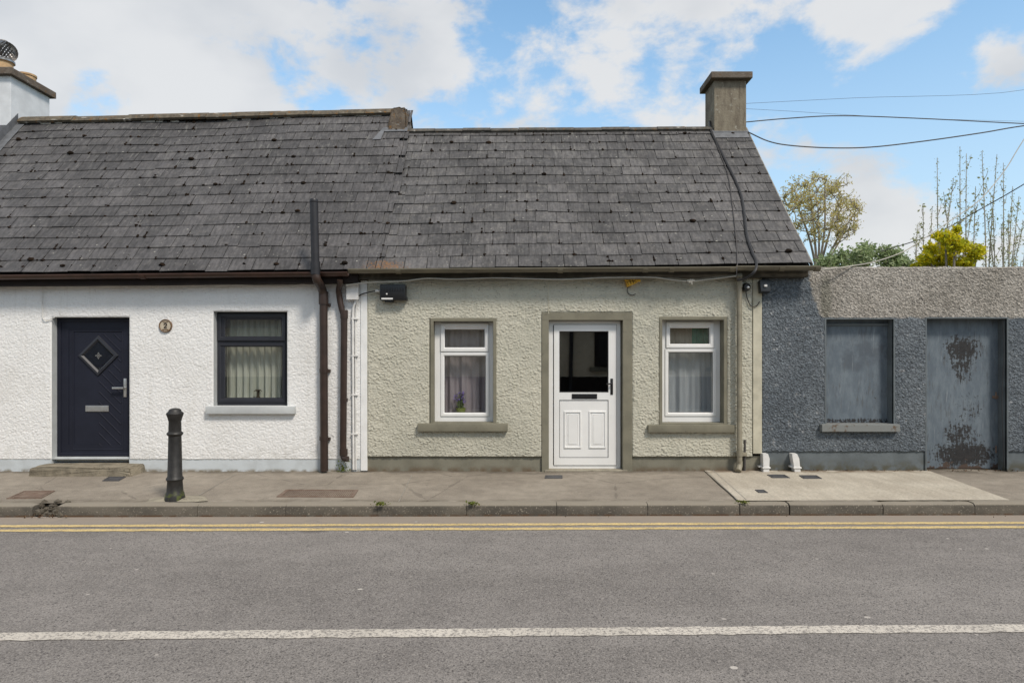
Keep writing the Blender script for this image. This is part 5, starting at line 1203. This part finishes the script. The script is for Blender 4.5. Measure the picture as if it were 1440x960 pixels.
cable('overhead_cable', M['cable_pale'], 'pale cable curving up from the gutter end past the shrubs', [pt(1150, 380, 8.74), pt(1190, 375, 8.9), pt(1230, 368, 9.2), pt(1270, 354, 9.5), pt(1300, 335, 9.8), pt(1340, 308, 10.2), pt(1380, 279, 10.6), pt(1414, 238, 11.2), pt(1440, 196, 11.5), (10.55, 11.9, 7.4)], .008)
cable('overhead_cable', M['cable'], 'straight dark cable crossing the shrubs diagonally', [pt(1238, 354, 14.5), pt(1314, 329, 13.8), pt(1379, 294, 13), pt(1440, 259, 12.4), (10.6, 11.95, 5.5)], .010)

# ================================================================== COTTAGE ACROSS THE STREET (seen in the window panes)
oc = thing('tan_cottage', (1.0, -1.6, 0), 'tan cottage across the street, mirrored in the door glass', 'cottage')
mb = MB(); mb.box(-15, 12, -6.4, -1.6, -.1, 2.55); mb.build('wall', M['tan_render'], oc)
mb = MB(); mb.add([(-15.1, -1.4, 2.42), (12.1, -1.4, 2.42), (12.1, -4.0, 4.4), (-15.1, -4.0, 4.4), (-15.1, -6.65, 2.42), (12.1, -6.65, 2.42)], [(0, 1, 2, 3), (3, 2, 5, 4), (0, 3, 4), (1, 5, 2)]); mb.build('roof', M['slate_a'], oc)
for x in (-12.6, -9.6, -4.5, 3.05, 6.6, 9.4):
    mb = MB(); mb.ring(x - .55, x + .55, 1.25, 2.3, [(0, -1.59), (0, -1.54), (.06, -1.54), (.06, -1.59)]); w = mb.build('window', M['dark_timber'], oc)
    mb = MB(); mb.box(x - .5, x + .5, -1.585, -1.575, 1.3, 2.25); mb.build('pane', M['black'], w)
    mb = MB(); mb.box(x - .7, x + .7, -1.6, -1.48, 1.12, 1.24, .01); mb.build('sill', M['olive'], w)
mb = MB(); mb.box(.2, 1.1, -1.62, -1.56, -.03, 2.1, .01); mb.build('door', M['navy'], oc)
mb = MB(); mb.tube([(1.75, -1.52, -.02), (1.8, -1.52, 2.4)], .06, 10); mb.build('downpipe', M['black_pipe'], oc)
mb = MB(); mb.box(-15, 12, -1.598, -1.57, -.05, .95); mb.build('plinth', M['dark_timber'], oc)

# ================================================================== SKY, SUN, CAMERA
EL, AZ = R(50), R(38)       # sun behind the viewer, to the right
sd = Vector((math.sin(AZ) * math.cos(EL), -math.cos(AZ) * math.cos(EL), math.sin(EL)))
w = bpy.data.worlds.new('World'); sc.world = w; w.use_nodes = True; nt = w.node_tree; nt.nodes.clear()
g = G.__new__(G); g.t = nt; g._p = None
tc = nt.nodes.new('ShaderNodeTexCoord'); D = tc.outputs['Generated']
sky = nt.nodes.new('ShaderNodeTexSky'); sky.sky_type = 'NISHITA'; sky.sun_disc = False; sky.sun_elevation = EL; sky.sun_rotation = math.atan2(sd.x, sd.y)
sky.air_density = 1.0; sky.dust_density = .6; sky.ozone_density = 1.6
def direc(px, py): return Vector(((px - CX) / F, 1, (HY - py) / F)).normalized()
n1 = g.noise(8.5, 12, .6, g.scl(1, 1, 1.6, D), .12); n2 = g.noise(2.2, 4, .5, g.scl(1, 1, 1.5, D, (3, 1, 2)))
dens = g.ma('ADD', g.ma('MULTIPLY_ADD', n1, 1.45, -.25), g.ma('MULTIPLY', n2, .25))
blobs = [(60, 40, 210, .24), (250, 120, 170, .20), (430, 60, 170, .16), (560, 120, 120, .06), (620, 30, 110, .12), (760, 100, 100, .12), (880, 100, 120, .06), (930, 40, 70, .05), (1040, 10, 80, .26), (1225, 22, 80, .30), (1300, 22, 50, .16), (1415, 82, 46, .30), (1190, 248, 55, .26), (1262, 300, 60, .36), (1225, 330, 70, .26), (1345, 25, 40, -.1), (1440, 40, 40, -.1),
         (1120, 80, 60, -.16), (1320, 130, 130, -.22), (1150, 150, 120, -.14), (1400, 25, 45, -.10), (660, 170, 70, -.14), (130, 120, 45, -.14), (100, 160, 50, -.06), (540, 40, 60, -.10), (700, 60, 60, -.08), (400, 50, 60, -.09), (800, 55, 50, -.08), (460, 140, 60, -.07), (950, 100, 60, -.06), (300, 20, 40, -.06), (960, 130, 70, .02), (1340, 220, 80, -.15)]
for px, py, r, amp in blobs:
    vd = nt.nodes.new('ShaderNodeVectorMath'); vd.operation = 'DISTANCE'; nt.links.new(D, vd.inputs[0]); vd.inputs[1].default_value = direc(px, py)
    k = g.sm(vd.outputs['Value'], 1.5 * r / F, 0.0); dens = g.ma('MULTIPLY_ADD', k, amp, dens)
dens = g.ma('ADD', dens, g.sm(g.sep(D)[2], .50, .75, 0, .22))
dens = g.ma('ADD', dens, g.sm(g.sep(D)[1], .2, -.3, 0, .12))
mask = g.sm(dens, .53, .80)
shade = g.sm(g.noise(3.6, 5, .5, g.scl(1, 1, 1.6, D, (5, 2, 1))), .38, .62)
cloudc = g.mix(shade, (4.1, 4.2, 4.35), (5.05, 5.05, 5.05))
skyc = g.mix(1.0, sky.outputs[0], (1.38, 1.6, 1.5), 'MULTIPLY')
skyc = g.mix(g.sm(g.sep(D)[2], .52, .02, .0, .75), skyc, (3.6, 4.3, 5.0))
colr = g.mix(g.ma('MULTIPLY', mask, .92), skyc, cloudc)
bg = nt.nodes.new('ShaderNodeBackground'); nt.links.new(colr, bg.inputs[0]); bg.inputs[1].default_value = .10
out = nt.nodes.new('ShaderNodeOutputWorld'); nt.links.new(bg.outputs[0], out.inputs[0])
sl = bpy.data.lights.new('sun', 'SUN'); sl.energy = 1.95; sl.angle = R(11); sl.color = (1, .915, .815)
so = bpy.data.objects.new('sun', sl); COL.objects.link(so); so.rotation_euler = sd.to_track_quat('Z', 'Y').to_euler(); so.location = (4, -6, 12)
cam = bpy.data.cameras.new('camera'); co = bpy.data.objects.new('camera', cam); COL.objects.link(co); sc.camera = co
co.location = (0, 0, H); co.rotation_euler = (R(90), 0, 0); cam.sensor_width = 36; cam.lens = F / 1440 * 36; cam.shift_y = (HY - 480) / 1440; cam.clip_end = 2000; cam.clip_start = .05
vs_ = sc.view_settings; vs_.view_transform = 'Standard'; vs_.look = 'None'; vs_.gamma = 1; vs_.exposure = 0.66; vs_.use_curve_mapping = False
sc.render.engine = 'CYCLES'
cy = sc.cycles; cy.use_denoising = True; cy.denoiser = 'OPENIMAGEDENOISE'; cy.denoising_input_passes = 'RGB_ALBEDO_NORMAL'; cy.denoising_prefilter = 'ACCURATE'; cy.use_adaptive_sampling = False; cy.max_bounces = 6; cy.diffuse_bounces = 3; cy.glossy_bounces = 3; cy.transparent_max_bounces = 16; cy.caustics_reflective = False; cy.caustics_refractive = False
